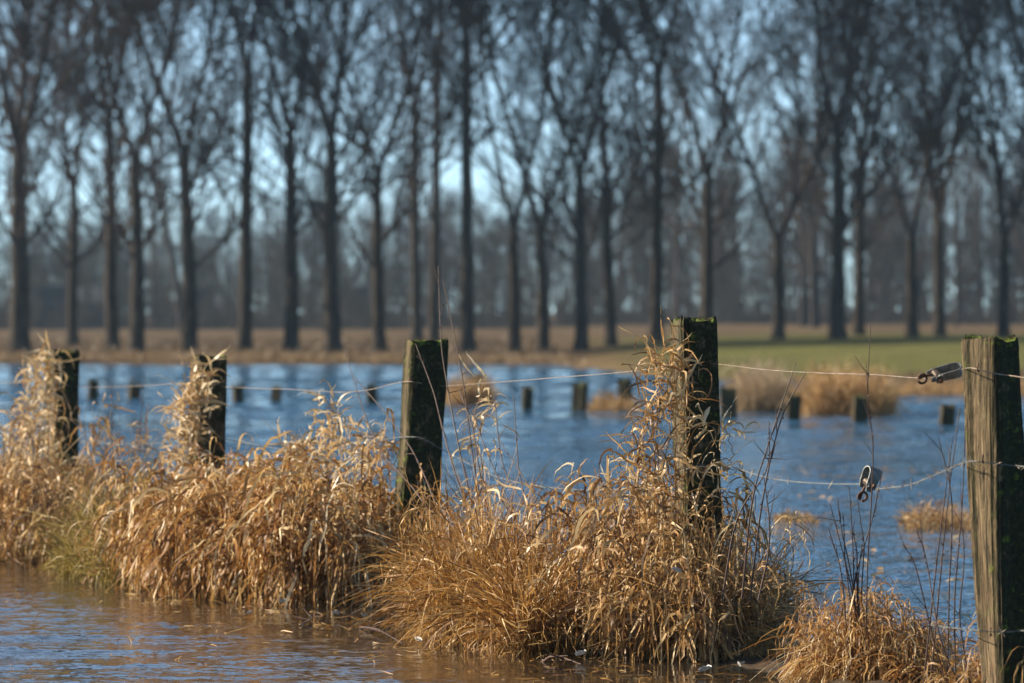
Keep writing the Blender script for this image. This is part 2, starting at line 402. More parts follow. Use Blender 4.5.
# low muddy bank the fence stands on
def bank_mesh():
    b = MB()
    ss = np.linspace(-2.2, 5.2, 150); ts = np.linspace(-1.1, 1.1, 34)
    d = np.array([-1.068, 3.62]); d /= np.linalg.norm(d); nrm = np.array([d[1], -d[0]])
    Sg, Tg = np.meshgrid(ss, ts, indexing='ij')
    X = .657 - 1.068 * Sg + nrm[0] * Tg; Y = 21 + 3.62 * Sg + nrm[1] * Tg
    wob = .5 + .25 * np.sin(Sg * 5.1) + .18 * np.sin(Sg * 11.7 + 1)
    Z = .012 - .16 * (np.abs(Tg) / (.35 + .35 * wob)) ** 2 + .015 * np.sin(X * 31 + Y * 7) * np.sin(Y * 19)
    Z = np.maximum(Z, -.25)
    V = np.stack([X, Y, Z], -1).reshape(-1, 3); n0, n1 = X.shape
    i = np.arange(n0 * n1).reshape(n0, n1)
    b.add(V, np.stack([i[:-1, :-1], i[:-1, 1:], i[1:, 1:], i[1:, :-1]], -1).reshape(-1, 4))
    tag(b.build('bank', M['mud'], None, True), 'low muddy bank under the fence', None, None, 'structure')
bank_mesh()

# ------------------------------------------------------------------ fence posts
def post_mesh(H, sx, sy, seed, bend=None, rag=.02, depth=.5, rows=70, rough=1., twist=0.):
    """split oak post: squared, cracked along the grain, ragged end grain"""
    r = np.random.default_rng(seed)
    k = 72
    th = np.arange(k) / k * 2 * PI
    n_ = 7.0
    cx = np.sign(np.cos(th)) * np.abs(np.cos(th)) ** (2 / n_); cy = np.sign(np.sin(th)) * np.abs(np.sin(th)) ** (2 / n_)
    crack = r.normal(0, 1, k) * .02
    for _ in range(9):
        crack[r.integers(k)] -= r.uniform(.05, .13)
    zs = np.concatenate([[-depth], np.linspace(-.05, H, rows)])
    prof_x = np.interp(zs, np.linspace(-.5, H, 9), 1 + r.normal(0, .035, 9)); prof_y = np.interp(zs, np.linspace(-.5, H, 9), 1 + r.normal(0, .035, 9))
    ph = r.uniform(0, 6, 8)
    rings = []
    topz = np.array([rag * math.sin(3 * t + ph[0]) * .5 + r.uniform(-rag, rag) * .6 for t in th])
    for j, z in enumerate(zs):
        vary = 1 + rough * (crack * (1 + .4 * np.sin(z * 5 + ph[1])) + .012 * np.sin(5 * th + z * 4 + ph[2]) + .012 * np.sin(9 * th - z * 7 + ph[3]) + r.normal(0, .006, k))
        x = cx * vary * sx / 2 * prof_x[j]; y = cy * vary * sy / 2 * prof_y[j]
        zz = np.full(k, z)
        wt = smooth(H - .1, H, np.array(z))
        zz = zz + topz * wt
        sh = .96 if j == len(zs) - 1 else 1
        ta = -twist * (1 - z / H); x, y = x * math.cos(ta) - y * math.sin(ta), x * math.sin(ta) + y * math.cos(ta)
        bx, by = (0, 0) if bend is None else bend(z)
        rings.append(np.stack([x * sh + bx, y * sh + by, zz], -1))
    V = np.array(rings).reshape(-1, 3); R_ = len(zs)
    i = np.arange(R_ * k).reshape(R_, k); nx = np.roll(i, -1, 1)
    b = MB(); b.add(V, np.stack([i[:-1], nx[:-1], nx[1:], i[1:]], -1).reshape(-1, 4))
    # ragged end grain: inner rings
    last = rings[-1]; c = last.mean(0)
    prev = last; pv = []
    for f in (.8, .55, .3):
        ring = c + (last - c) * f; ring[:, 2] += r.normal(0, rag * .35, k) - .006
        pv.append(ring)
    VV = np.array([last] + pv).reshape(-1, 3); i = np.arange(4 * k).reshape(4, k); nx = np.roll(i, -1, 1)
    b.add(VV, np.stack([i[:-1], nx[:-1], nx[1:], i[1:]], -1).reshape(-1, 4))
    ring = pv[-1]; b.tri(np.vstack([ring, ring.mean(0)[None]]), [[a, (a + 1) % k, k] for a in range(k)])
    return b

# local axes: +X faces away along the fence normal seen lit side = -X, damp side = -Y (towards the camera)
FROT = math.atan2(-.283, .959)      # fence direction against the y axis
# (px of foot centre on the fence, distance, top pixel y, size x, size y, extra turn, lean top-x, lean-y, label, moss)
def staple(mb, p, R, w_=.018):
    t = np.linspace(0, PI, 9)
    P = np.stack([-w_ * .7 * np.sin(t), 0 * t, w_ * np.cos(t)], -1) @ np.array(R).T + p
    mb.tubes(P[None], np.full((1, 9), .0022), 6)

POSTS = []
def make_post(px_top, px_bot, py_bot, ytop, d, sx, sy, turn, label, moss, seed, tone, bendfn=None, rag=.02, twist=0.):
    top = at(px_top, ytop, d)
    bot = at(px_bot, HOR + EYE * F / d, d)
    H = top[2]
    e = thing('fence_post', label, 'fence post', (bot[0], d, 0), 'wooden fence posts along the bank', (0, 0, turn))
    c_, s_ = math.cos(-turn), math.sin(-turn)
    dx = top[0] - bot[0]
    def bend(z):
        q = (bendfn(z / H) if bendfn else max(z, -.1) / H) * dx
        return (q * c_, q * s_)
    m = wood_mat('post wood %d' % seed, moss, seed * 1.7, tone)
    body = post_mesh(H, sx, sy, seed, bend, rag, twist=twist).build('timber', m, e)
    POSTS.append(dict(e=e, d=d, top=top, bot=bot, H=H, turn=turn, sx=sx, sy=sy, bend=bend))
    return e

make_post(62, 62, 0, 351, 31.9, .15, .155, .5, 'leftmost fence post, bright green moss on top and dry reed climbing its left side', 1.0, 21, (.26, .19, .11), None, .015)
make_post(209, 206, 0, 356, 28.2, .15, .16, .3, 'second fence post from the left, shaggy with curled pale leaves on its sunlit side', .6, 22, (.28, .2, .12), None, .01)
make_post(427, 412, 0, 341, 24.5, .17, .16, .25, 'leaning middle fence post with a mossy top behind dark bramble canes', .8, 23, (.27, .2, .11), None, .012)
make_post(694, 702, 0, 320, 21.0, .145, .15, .32, 'tall dark fence post, fourth from the left, with dry reed leaves wrapped on its left', .75, 24, (.26, .2, .12), None, .018)
make_post(990, 1012, 0, 338, 18.1, .135, .145, .86, 'nearest fence post at the right with bare weathered grain and steel staples', .95, 25, (.28, .2, .11), lambda t: max(t, -.1) ** 0.75 if t > 0 else 0, .012, .5)

# ------------------------------------------------------------------ wires
def wob(P, amp, seed):
    r = np.random.default_rng(seed); n = len(P)
    k = max(4, n // 6)
    for ax in (0, 2):
        P[:, ax] += np.interp(np.arange(n), np.linspace(0, n - 1, k), r.normal(0, amp, k))
    return P

pt = lambda px, py: None
def fence_d(px, off=0.0):
    return fence_at_px(px)[1] + off
# top wire: plain, passes every post on the camera side
def wirepath(pts, n):
    return catmull([at(px, py, d) for px, py, d in pts], n)
dP = [31.9, 28.2, 24.5, 21.0, 18.1]
front = [d - .085 for d in dP]
W1 = wirepath([(-120, 382, 38), (-20, 382, 34.5), (46, 383, front[0] + .0), (80, 386.5, front[0]), (140, 386, 30.2), (186, 384, front[1]), (224, 387, front[1]), (300, 390, 26.5), (370, 389, 25.3), (408, 381, front[2]), (444, 385, front[2]), (520, 381, 23.2), (600, 374, 22.1), (650, 368, 21.5), (684, 361, front[3]), (716, 365, front[3]), (770, 371, 20.2), (850, 374.5, 19.3), (900, 377, 18.8), (926, 377.5, 18.5)], 160)
W1b = wirepath([(962, 369, 18.16), (972, 368, 17.99), (990, 372, 17.96), (1012, 376, 17.98), (1040, 379, 17.7), (1120, 383, 17.0)], 40)
t = thing('fence_wire', 'plain pale top wire strung from post to post', 'wire', at(500, 382, 23.5), 'wires of the fence')
loc = np.array(t.location)
b = MB(); b.tubes((wob(W1, .0035, 3) - loc)[None], np.full((1, 160), .0017), 6); b.build('strand', M['wire'], t, True)
b = MB(); b.tubes((wob(W1b, .002, 4) - loc)[None], np.full((1, 40), .0018), 6); b.build('strand', M['wire'], t, True)

def barbed(pts, n, label, seed, barbs):
    P = wob(wirepath(pts, n), .003, seed)
    L = np.concatenate([[0], np.cumsum(np.linalg.norm(np.diff(P, axis=0), axis=1))])
    t = thing('barbed_wire', label, 'barbed wire', P[n // 2], 'wires of the fence')
    loc = np.array(t.location)
    m = int(L[-1] / .008); s = np.linspace(0, L[-1], m)
    Q = np.stack([np.interp(s, L, P[:, i]) for i in range(3)], -1) - loc
    b = MB()
    for ph in (0, PI):
        off = .0022 * np.stack([np.cos(s * 130 + ph) * .3, np.cos(s * 130 + ph), np.sin(s * 130 + ph)], -1)
        b.tubes((Q + off)[None], np.full((1, m), .001), 5)
    strand = b.build('strand', M['galv'], t, True)
    r = np.random.default_rng(seed)
    for sb in barbs(L[-1]):
        c = np.array([np.interp(sb, s, Q[:, i]) for i in range(3)])
        bb = MB()
        for k in range(2):
            v = r.normal(0, 1, 3); v /= np.linalg.norm(v)
            bb.tubes(np.array([[c - v * .02, c, c + v * .02]]), np.array([[.0006, .0019, .0006]]), 4)
        bb.build('barb', M['wire'], strand)
    return t
barbed([(46, 437, front[0]), (78, 441, front[0]), (140, 444, 30.0), (190, 439, front[1]), (222, 438, front[1]), (310, 452, 26.3), (404, 437, front[2]), (446, 452, front[2]), (500, 478, 23.5), (575, 490, 22.3), (640, 487, 21.6), (686, 470, front[3]), (718, 464, front[3]), (770, 478, 20.2), (830, 484, 19.6), (863, 484, 19.22)], 120,
       'slack barbed wire running through the dry reeds at mid height', 6, lambda L: np.arange(.4, L - .1, .45))
barbed([(874, 489, 19.18), (910, 484, 18.75), (945, 471, 18.4), (968, 462, 18.0), (990, 463, 17.95), (1016, 465, 18.0), (1050, 468, 17.6), (1120, 470, 17.0)], 50,
       'barbed wire with frayed pale barbs tied to the nearest post', 7, lambda L: np.arange(.05, L - .02, .1))
barbed([(930, 624, 18.9), (968, 630, 18.02), (1000, 633, 17.95), (1024, 632, 17.98), (1060, 630, 17.5), (1120, 628, 17)], 40,
       'lowest barbed wire crossing the foot of the nearest post', 8, lambda L: np.arange(.1, L - .02, .16))

# staples, children of the posts
def add_staple(post, px, py, d):
    p = POSTS[post]; e = p['e']
    w_ = at(px, py, d) - np.array(e.location)
    c_, s_ = math.cos(-p['turn']), math.sin(-p['turn'])
    l = np.array([w_[0] * c_ - w_[1] * s_, w_[0] * s_ + w_[1] * c_, w_[2]])
    b = MB()
    tt = np.linspace(-.6, PI + .9, 12)
    P = np.stack([l[0] + .016 * np.sin(tt + PI) , l[1] - .004 - .01 * np.sin(tt), l[2] + .013 * np.cos(tt)], -1)
    b.tubes(P[None], np.full((1, 12), .0026), 6)
    b.build('staple', M['rust'], e, True)
add_staple(4, 977, 368, 17.97); add_staple(4, 982, 459, 17.95); add_staple(4, 990, 632, 17.94)
add_staple(3, 688, 361, 20.92); add_staple(2, 412, 381, 24.4); add_staple(0, 60, 384, 31.8); add_staple(1, 212, 386, 28.1)

# ------------------------------------------------------------------ wire tensioners
def tensioner(label, loc, x0, rotv, scale=1.0, wide=1.0):
    from mathutils import Euler
    t = thing('wire_tensioner', label, 'wire tensioner', loc, 'wire tensioners', rotv)
    a = scale
    # bent U-shaped channel: strip going along one cheek, round the end and back along the other
    path = []
    for x in np.linspace(x0, .03, 8): path.append((x, -.02))
    for th in np.linspace(-PI / 2, PI / 2, 9)[1:-1]: path.append((.03 + .02 * math.cos(th), .02 * math.sin(th)))
    for x in np.linspace(.03, x0, 8): path.append((x, .02))
    path = np.array(path) * a; n = len(path)
    tg = np.gradient(path, axis=0); tg /= np.linalg.norm(tg, axis=1, keepdims=True); nm = np.stack([-tg[:, 1], tg[:, 0]], 1)
    hw = np.interp(np.arange(n), [0, 3, 8, n - 9, n - 4, n - 1], [.007, .013, .016, .016, .013, .007]) * a * wide
    xd = x0 + .024
    V = []
    for off in (-.0018, .0018):
        for sg in (-1, 1):
            V.append(np.stack([path[:, 0] + nm[:, 0] * off, path[:, 1] + nm[:, 1] * off, sg * hw], -1))
    V = np.array(V)                      # 4,n,3 : (in,-)(in,+)(out,-)(out,+)
    idx = np.arange(4 * n).reshape(4, n)
    q = []
    for (p_, r_) in ((0, 1), (1, 3), (3, 2), (2, 0)):
        for i in range(n - 1): q.append([idx[p_, i], idx[p_, i + 1], idx[r_, i + 1], idx[r_, i]])
    for i in (0, n - 1): q.append([idx[0, i], idx[1, i], idx[3, i], idx[2, i]])
    b = MB(); b.add(V.reshape(-1, 3), q); b.build('bracket', M['galv'], t, False)
    b = MB()                             # drum across the cheeks, wound with wire
    P = np.array([[[xd, y, 0] for y in (-.03, -.01, .01, .03)]]) * a
    b.tubes(P, np.full((1, 4), .007 * a), 12, True); b.box((xd * a, -.034 * a, 0), .011 * a, .012 * a, .011 * a); drum = b.build('drum', M['rust'], t, False)
    s = np.linspace(0, 5 * 2 * PI, 90)
    b = MB(); P = np.stack([xd * a + .0105 * a * np.cos(s), np.linspace(-.014, .014, 90) * a, .0105 * a * np.sin(s)], -1)
    b.tubes(P[None], np.full((1, 90), .0026 * a), 6); b.build('wire_coil', M['wire'], drum, True)
    b = MB()                             # ratchet wheel
    k = 20; th = np.arange(k) / k * 2 * PI; rr = np.where(np.arange(k) % 2, .0165, .0125) * a
    for y0, y1 in ((-.0275, -.0235),):
        ring = lambda y: np.stack([xd * a + rr * np.cos(th), np.full(k, y * a), rr * np.sin(th)], -1)
        v = np.vstack([ring(y0), ring(y1), [[xd * a, y0 * a, 0], [xd * a, y1 * a, 0]]])
        b.add(v[:2 * k], [[i, (i + 1) % k, k + (i + 1) % k, k + i] for i in range(k)])
        b.tri(v, [[(i + 1) % k, i, 2 * k] for i in range(k)] + [[k + i, k + (i + 1) % k, 2 * k + 1] for i in range(k)])
    b.build('ratchet_wheel', M['galv'], drum, False)
    b = MB()                             # eye hook at the free end
    tt = np.linspace(.4, 2 * PI - .2, 20)
    P = np.stack([(x0 - .023) * a - .014 * a * np.cos(tt), .003 * np.sin(tt), -.002 + .014 * a * np.sin(tt)], -1)
    P = np.vstack([np.array([[(x0 + .01) * a, 0, .004 * a], [(x0 - .003) * a, 0, .006 * a]]), P])
    b.tubes(P[None], np.full((1, len(P)), .0042 * a), 8, True); b.build('eye_hook', M['rust'], t, True)
    return t
tensioner('grey steel wire tensioner lying level beside the nearest post', at(946, 372.5, 18.25), -.055, (math.radians(32), math.radians(-13), math.radians(14)), 1.05)
tensioner('grey steel wire tensioner hanging upright below the other, in the slack wire', at(868, 483, 19.2), -.022, (math.radians(48), math.radians(-66), math.radians(-18)), 1.1, 1.4)

# ------------------------------------------------------------------ blades of grass
def blades(mb, root, az, e0, L, width, nseg=8, target=-1.45, k=.25, twist=1.5, jit=.12, curl=None, azdrift=.15, r=rng, tipw=.08, kink=0.):
    n = len(root)
    e = np.array(e0, float) * np.ones(n); a = np.array(az, float) * np.ones(n)
    L = np.ones(n) * L; width = np.ones(n) * width; k = np.ones(n) * k
    P = np.zeros((n, nseg + 1, 3)); P[:, 0] = root
    T = np.zeros((n, nseg + 1, 3))
    for i in range(nseg):
        d = np.stack([np.cos(e) * np.cos(a), np.cos(e) * np.sin(a), np.sin(e)], -1)
        T[:, i] = d
        P[:, i + 1] = P[:, i] + d * (L / nseg)[:, None]
        if curl is None: e = e + (target - e) * k + r.normal(0, jit, n)
        else: e = e - curl + r.normal(0, jit, n)
        a = a + r.normal(0, azdrift, n)
        if kink:
            kk = r.uniform(size=n) < kink / nseg
            e = np.where(kk, e - r.uniform(.3, 1.6, n), e); a = np.where(kk, a + r.normal(0, 1.3, n), a)
    T[:, -1] = T[:, -2]
    side = np.cross(T, np.array([0, 0, 1.0])); nl = np.linalg.norm(side, axis=-1, keepdims=True)
    alt = np.stack([-np.sin(a), np.cos(a), 0 * a], -1)[:, None]
    side = np.where(nl > .12, side / (nl + 1e-9), alt)
    up = np.cross(side, T)
    tw = r.uniform(0, 2 * PI, n)[:, None] * .5 + r.normal(0, twist, n)[:, None] * np.linspace(0, 1, nseg + 1)[None]
    side = side * np.cos(tw)[..., None] + up * np.sin(tw)[..., None]
    u = np.linspace(0, 1, nseg + 1)
    prof = np.interp(u, [0, .15, .5, .85, 1], [.55, .9, 1, .6, tipw])
    mb.strips(P, width[:, None] * prof[None], side)
    return P

def capsule_roots(n, A, B, hw, r=rng, pw=.5):
    """points on the ground within hw of the segment A-B; returns pos, signed side offset, radial fraction"""
    A = np.array(A[:2]); B = np.array(B[:2]); d = B - A; Ln = np.linalg.norm(d) + 1e-6; d = d / Ln; nn = np.array([-d[1], d[0]])
    t = r.uniform(-hw / Ln * .5, 1 + hw / Ln * .5, n)
    sgn = r.choice([-1, 1], n); off = sgn * r.uniform(0, 1, n) ** pw
    over = np.maximum(0, np.maximum(-t, t - 1)) * Ln / hw
    lim = np.sqrt(np.clip(1 - over ** 2, 0, 1))
    off = off * lim
    p = A[None] + d[None] * (t * Ln)[:, None] + nn[None] * (off * hw)[:, None]
    return np.c_[p, np.zeros(n)], off, nn, np.clip(np.hypot(off, over), 0, 1)

def lump(x, y, seed):
    return .5 + .5 * np.sin(x * 7.3 + seed) * np.sin(y * 3.1 + seed * 1.7) * .8 + .2 * np.sin(x * 17 + y * 9 + seed)

def tussock(label, lumps, nleaf, nstraw, leafmat='gold', strawmat='straw', leafw=.010, leafL=(.16, .34), seed=1, strawL=1.2, green=0, curly=0, deep=1.5, k=(.25, .5), sk=(0., .12)):
    """dry grass clump: lumps are (centre px, waterline py, half width px, top py)"""
    r = np.random.default_rng(seed)
    C = []
    for px, py, hw, ty in lumps:
        d0 = EYE * F / (py - HOR); rx = hw * d0 / F; d = d0 + rx * .9 * deep
        C.append([(px - 512) / F * d, d, rx, rx * deep, EYE + (HOR - ty) / F * d])
    C = np.array(C); loc = np.array([C[:, 0].mean(), C[:, 1].mean(), 0])
    t = thing('grass_tussock', label, 'grass clump', loc, 'dry grass clumps along the fence')
    wgt = C[:, 2] ** 1.3 * C[:, 4]; wgt = wgt / wgt.sum()
    def sample(n, fill=1.0):
        i = r.choice(len(C), n, p=wgt); c = C[i]
        th = r.uniform(0, 2 * PI, n); rad = np.sqrt(r.uniform(0, 1, n)) * fill
        p = np.stack([c[:, 0] + c[:, 2] * rad * np.cos(th), c[:, 1] + c[:, 3] * rad * np.sin(th), 0 * th], -1)
        h = c[:, 4] * np.sqrt(np.clip(1 - .85 * rad ** 2, 0, 1))
        return p, th, rad, h * (.72 + .42 * lump(p[:, 0] * 1.6, p[:, 1] * 1.3, seed))
    bst = MB()
    if nleaf:
        ns = max(30, nleaf // 11)             # each reed stem carries a bunch of hanging leaves
        p, th, rad, h = sample(ns, .96)
        st = blades(bst, p - loc, th + r.normal(0, .5, ns), r.normal(1.42, .12, ns) - .35 * rad, h * 1.08, .0045, 8, .9, .06 + .1 * rad, .6, .05, r=r)
        j = np.repeat(np.arange(ns), 11); n = len(j)
        u = r.uniform(.12, 1, n) ** .75 * 8; i = np.minimum(u.astype(int), 7); f = (u - i)[:, None]
        root = st[j, i] * (1 - f) + st[j, i + 1] * f
        az = np.where(r.uniform(size=n) < .6, th[j] + r.normal(0, .7, n), r.uniform(0, 2 * PI, n))
        b = MB(); blades(b, root, az, r.normal(.7, .45, n), r.uniform(leafL[0], leafL[1], n) * r.uniform(.6, 1, n), leafw * r.uniform(.45, 1.25, n), 9, -1.45, r.uniform(k[0], k[1], n), 1.7, .26, azdrift=.28, r=r, kink=.5)
        b.build('leaves', M[leafmat], t)
    if nstraw:
        p, th, rad, h = sample(nstraw)
        az = np.where(r.uniform(size=nstraw) < .35, th + r.normal(0, .9, nstraw), r.uniform(0, 2 * PI, nstraw))
        blades(bst, p - loc, az, r.normal(1.36, .15, nstraw), (h + .04) * strawL * r.uniform(.5, 1.1, nstraw), r.uniform(.0028, .0066, nstraw), 11, -1.25, r.uniform(sk[0], sk[1], nstraw), .8, .12, azdrift=.22, r=r, kink=.9)
        bst.build('straws', M[strawmat], t)
    if green:
        p, th, rad, h = sample(green)
        b = MB(); blades(b, p - loc, r.uniform(0, 2 * PI, green), r.normal(1.25, .2, green), h * r.uniform(.5, 1.15, green), r.uniform(.003, .006, green), 8, -.6, r.uniform(.01, .1, green), .7, .06, r=r)
        b.build('green_blades', M['olive'], t)
    if curly:
        p, th, rad, h = sample(curly)
        p[:, 2] = h * r.uniform(.75, 1.12, curly)
        b = MB(); blades(b, p - loc, r.uniform(0, 2 * PI, curly), r.normal(.6, .5, curly), r.uniform(.07, .17, curly), r.uniform(.006, .012, curly), 8, curl=r.uniform(.06, .34, curly), twist=2.2, jit=.2, r=r)
        b.build('curled_leaves', M['pale'], t)
    return t

def climber(label, paths, n_each, width=.012, spread=.035, droop=.4, seed=3, mat_='pale', azc=None, Lr=(.06, .15), stemr=.0028):
    """reed shoots with curled dry leaves; paths in picture columns with their distance"""
    r = np.random.default_rng(seed)
    base = at(*paths[0][0])
    loc = np.array([base[0], base[1], 0])
    t = thing('reed_plant', label, 'reed', loc, 'dry reed shoots by the fence')
    bl = MB()
    for pth in paths:
        bs = MB()
        P = catmull([at(*q) for q in pth], 24); P[:, :2] += r.normal(0, .003, (24, 2))
        bs.tubes((P - loc)[None], np.linspace(stemr, stemr * .5, 24)[None], 5); bs.build('stem', M['straw'], t)
        n = n_each
        u = r.uniform(.02, 1, n) ** .8 * 23; i = np.minimum(u.astype(int), 22); f = (u - i)[:, None]
        root = P[i] * (1 - f) + P[i + 1] * f + r.normal(0, spread, (n, 3)) * [1, 1, .4]
        az = r.uniform(0, 2 * PI, n) if azc is None else r.normal(azc, .8, n)
        blades(bl, root - loc, az, r.normal(.55, .5, n), r.uniform(Lr[0], Lr[1], n), width * r.uniform(.5, 1.15, n), 9, curl=r.uniform(.03, .3, n) * droop / .4, twist=2.0, jit=.2, azdrift=.3, r=r)
    bl.build('curled_leaves', M[mat_], t)
    return t

tussock('fawn dry grass heap around the foot of the leftmost post', [(-50, 552, 60, 440), (-120, 546, 60, 446), (-185, 540, 55, 455), (5, 560, 55, 452), (46, 565, 44, 470), (20, 535, 60, 440), (36, 560, 15, 385), (68, 566, 13, 430), (8, 556, 13, 415)], 6400, 2200, 'fawn', 'fawn', seed=31, leafw=.011, curly=380)
tussock('fine yellow-green grass patch between the first two posts', [(100, 580, 45, 485), (138, 587, 40, 480), (120, 560, 50, 470), (110, 576, 12, 440), (150, 586, 12, 446)], 500, 2000, 'fawn', 'olive', seed=32, green=2800, leafw=.007)
tussock('golden reed mound at the foot of the second post', [(188, 592, 36, 490), (214, 597, 42, 478), (190, 570, 45, 465), (182, 585, 14, 420), (232, 596, 14, 455)], 5200, 350, 'gold', 'straw', seed=33, curly=260, leafw=.0125, leafL=(.2, .42))
tussock('widest orange-gold reed mound, just left of the middle post', [(250, 600, 42, 478), (290, 603, 42, 484), (335, 606, 42, 462), (360, 606, 26, 495), (300, 585, 60, 458), (235, 585, 45, 470), (330, 600, 16, 412), (360, 602, 16, 432), (302, 600, 16, 446), (262, 598, 14, 458)], 9000, 500, 'gold', 'straw', seed=34, curly=480, leafw=.0115, leafL=(.18, .4))
tussock('fine straw tussock right of the middle post, full of dark canes', [(448, 630, 22, 565), (484, 646, 42, 500), (532, 657, 40, 545), (492, 640, 34, 474), (470, 635, 22, 440), (456, 630, 14, 478), (525, 650, 20, 490), (560, 656, 18, 575)], 900, 6800, 'straw', 'straw', seed=35, leafw=.006, curly=160)
tussock('bleached grass mound at the left foot of the tall dark post', [(646, 658, 38, 530), (680, 661, 40, 560), (650, 640, 30, 480), (662, 655, 16, 420), (645, 650, 18, 440)], 3800, 2600, 'fawn', 'straw', seed=36, leafw=.0105, curly=220, leafL=(.16, .36))
tussock('wispy fawn tussock at the right foot of the tall dark post', [(712, 660, 42, 545), (752, 655, 26, 572), (732, 640, 38, 545), (748, 650, 12, 505), (722, 655, 14, 510)], 900, 3800, 'fawn', 'fawn', seed=37, leafw=.006)
tussock('isolated low orange tussock below the hanging tensioner', [(848, 681, 24, 556), (878, 683, 36, 584), (914, 685, 22, 606)], 1700, 2800, 'gold', 'gold', seed=38, leafw=.005, leafL=(.12, .22), strawL=1.3, sk=(.12, .3))
tussock('sparse dry stems round the foot of the nearest post', [(985, 702, 45, 640), (1035, 705, 40, 620)], 260, 500, 'fawn', 'straw', seed=39, leafw=.006)

climber('pale curled reed shoots climbing the left side of the leftmost post', [[(44, 520, 31.7), (44, 430, 31.6), (42, 356, 31.6)], [(52, 520, 31.6), (48, 440, 31.6), (50, 352, 31.6)], [(24, 520, 31.6), (22, 450, 31.5), (24, 402, 31.5)], [(36, 520, 31.6), (34, 440, 31.5), (38, 372, 31.5)]], 95, .015, .04, seed=41, droop=.26, Lr=(.09, .2))
climber('pale curled reed shoots hugging the left side of the second post', [[(190, 530, 28.0), (188, 440, 28.0), (198, 362, 27.95)], [(182, 530, 28.0), (180, 450, 28.0), (184, 400, 27.95)], [(196, 530, 28.0), (193, 440, 28.0), (206, 372, 27.95)]], 105, .015, .032, seed=42, droop=.26, Lr=(.09, .2))
climber('two plumed reed shoots rising above the widest mound', [[(326, 560, 25.4), (328, 470, 25.4), (333, 402, 25.4)], [(352, 560, 25.0), (356, 480, 25.0), (362, 428, 25.0)], [(300, 520, 26), (298, 460, 26), (300, 440, 26)]], 110, .013, .045, seed=43)
climber('tall pale reed shoots wrapped round the left of the tall dark post', [[(668, 600, 20.8), (676, 470, 20.75), (672, 330, 20.8)], [(660, 600, 20.8), (666, 460, 20.75), (684, 345, 20.8)], [(655, 600, 20.8), (655, 460, 20.75), (664, 350, 20.75)], [(640, 590, 20.8), (640, 470, 20.75), (652, 400, 20.75)]], 85, .0105, .03, seed=44, Lr=(.08, .22), mat_='fawn')
climber('ragged reed leaves drooping across the front of the tall dark post', [[(680, 560, 20.8), (690, 440, 20.72), (720, 425, 20.7), (735, 455, 20.65)], [(690, 560, 20.8), (705, 470, 20.72), (735, 470, 20.7)]], 34, .011, .02, seed=45, droop=.5, Lr=(.07, .16))
climber('feathery bleached reed top right of the middle post', [[(480, 600, 23.2), (476, 480, 23.2), (474, 420, 23.2), (486, 375, 23.2)], [(500, 600, 23.0), (484, 480, 23), (478, 440, 23), (492, 400, 23)]], 26, .010, .03, seed=46, Lr=(.08, .17), droop=.5)
climber('loose reed shoot leaning over the water left of the tall dark post', [[(622, 560, 21.4), (612, 500, 21.4), (608, 462, 21.4)], [(575, 560, 22), (566, 500, 22), (572, 470, 22)]], 16, .009, .03, seed=47)
climber('thin dry reed shoots standing between the first two posts', [[(108, 560, 30.4), (104, 470, 30.4), (112, 400, 30.4)], [(132, 560, 29.9), (138, 470, 29.9), (136, 430, 29.9)], [(152, 560, 29.5), (150, 470, 29.5), (146, 420, 29.5)]], 34, .009, .03, seed=48, mat_='fawn')

# ------------------------------------------------------------------ bramble canes and dead stalks
def canes(name, label, cat, lst, seed, group=None, rad=.0042, twigs=5):
    r = np.random.default_rng(seed)
    b0 = at(*lst[0][0])
    loc = np.array([b0[0], b0[1], 0])
    t = thing(name, label, cat, loc, group)
    for pth in lst:
        n = 26
        P = catmull([at(*q) for q in pth], n)
        P = wob(P, .005, int(r.integers(1e6)))
        b = MB()
        b.tubes((P - loc)[None], np.linspace(rad, rad * .38, n)[None], 6)
        for k in range(twigs):                  # side shoots with buds
            i = int(r.integers(8, n - 2)); d = P[i + 1] - P[i]; d /= np.linalg.norm(d)
            v = d + r.normal(0, .55, 3); v /= np.linalg.norm(v)
            L = r.uniform(.03, .11)
            q = np.array([P[i], P[i] + v * L * .5, P[i] + v * L + np.array([0, 0, r.uniform(-.01, .02)])]) - loc
            b.tubes(q[None], np.array([[rad * .45, rad * .35, rad * .2]]), 4)
        for k in range(10):
            i = int(r.integers(4, n - 1)); v = r.normal(0, 1, 3); v /= np.linalg.norm(v)
            q = np.array([P[i], P[i] + v * .005, P[i] + v * .011]) - loc
            b.tubes(q[None], np.array([[.0018, .0022, .0004]]), 4)
        b.build('cane', M['stalk'], t, True)
    return t
canes('bramble_bush', 'dark bramble canes crossing in front of the middle post', 'bramble', [
    [(500, 625, 22.6), (462, 480, 22.9), (444, 360, 23.2), (437, 268, 23.4)],
    [(520, 630, 22.4), (480, 500, 22.8), (462, 380, 23), (443, 278, 23.2)],
    [(505, 620, 22.6), (455, 470, 23), (432, 395, 23.3), (416, 345, 23.5)],
    [(540, 640, 22), (490, 520, 22.6), (470, 430, 22.8), (458, 390, 23)],
    [(545, 635, 22), (520, 530, 22.4), (484, 450, 22.8), (474, 410, 23)],
    [(560, 640, 22), (545, 540, 22.3), (505, 470, 22.6), (494, 390, 22.8)],
    [(550, 640, 22), (535, 550, 22.3), (522, 470, 22.6), (512, 395, 22.8)],
    [(480, 600, 23), (420, 500, 23.6), (375, 440, 24.2), (345, 352, 24.6)],
    [(470, 600, 23), (425, 480, 23.6), (398, 430, 24), (352, 378, 24.4)],
    [(585, 650, 21.7), (560, 560, 22), (538, 500, 22.3), (500, 440, 22.6)]], 51)
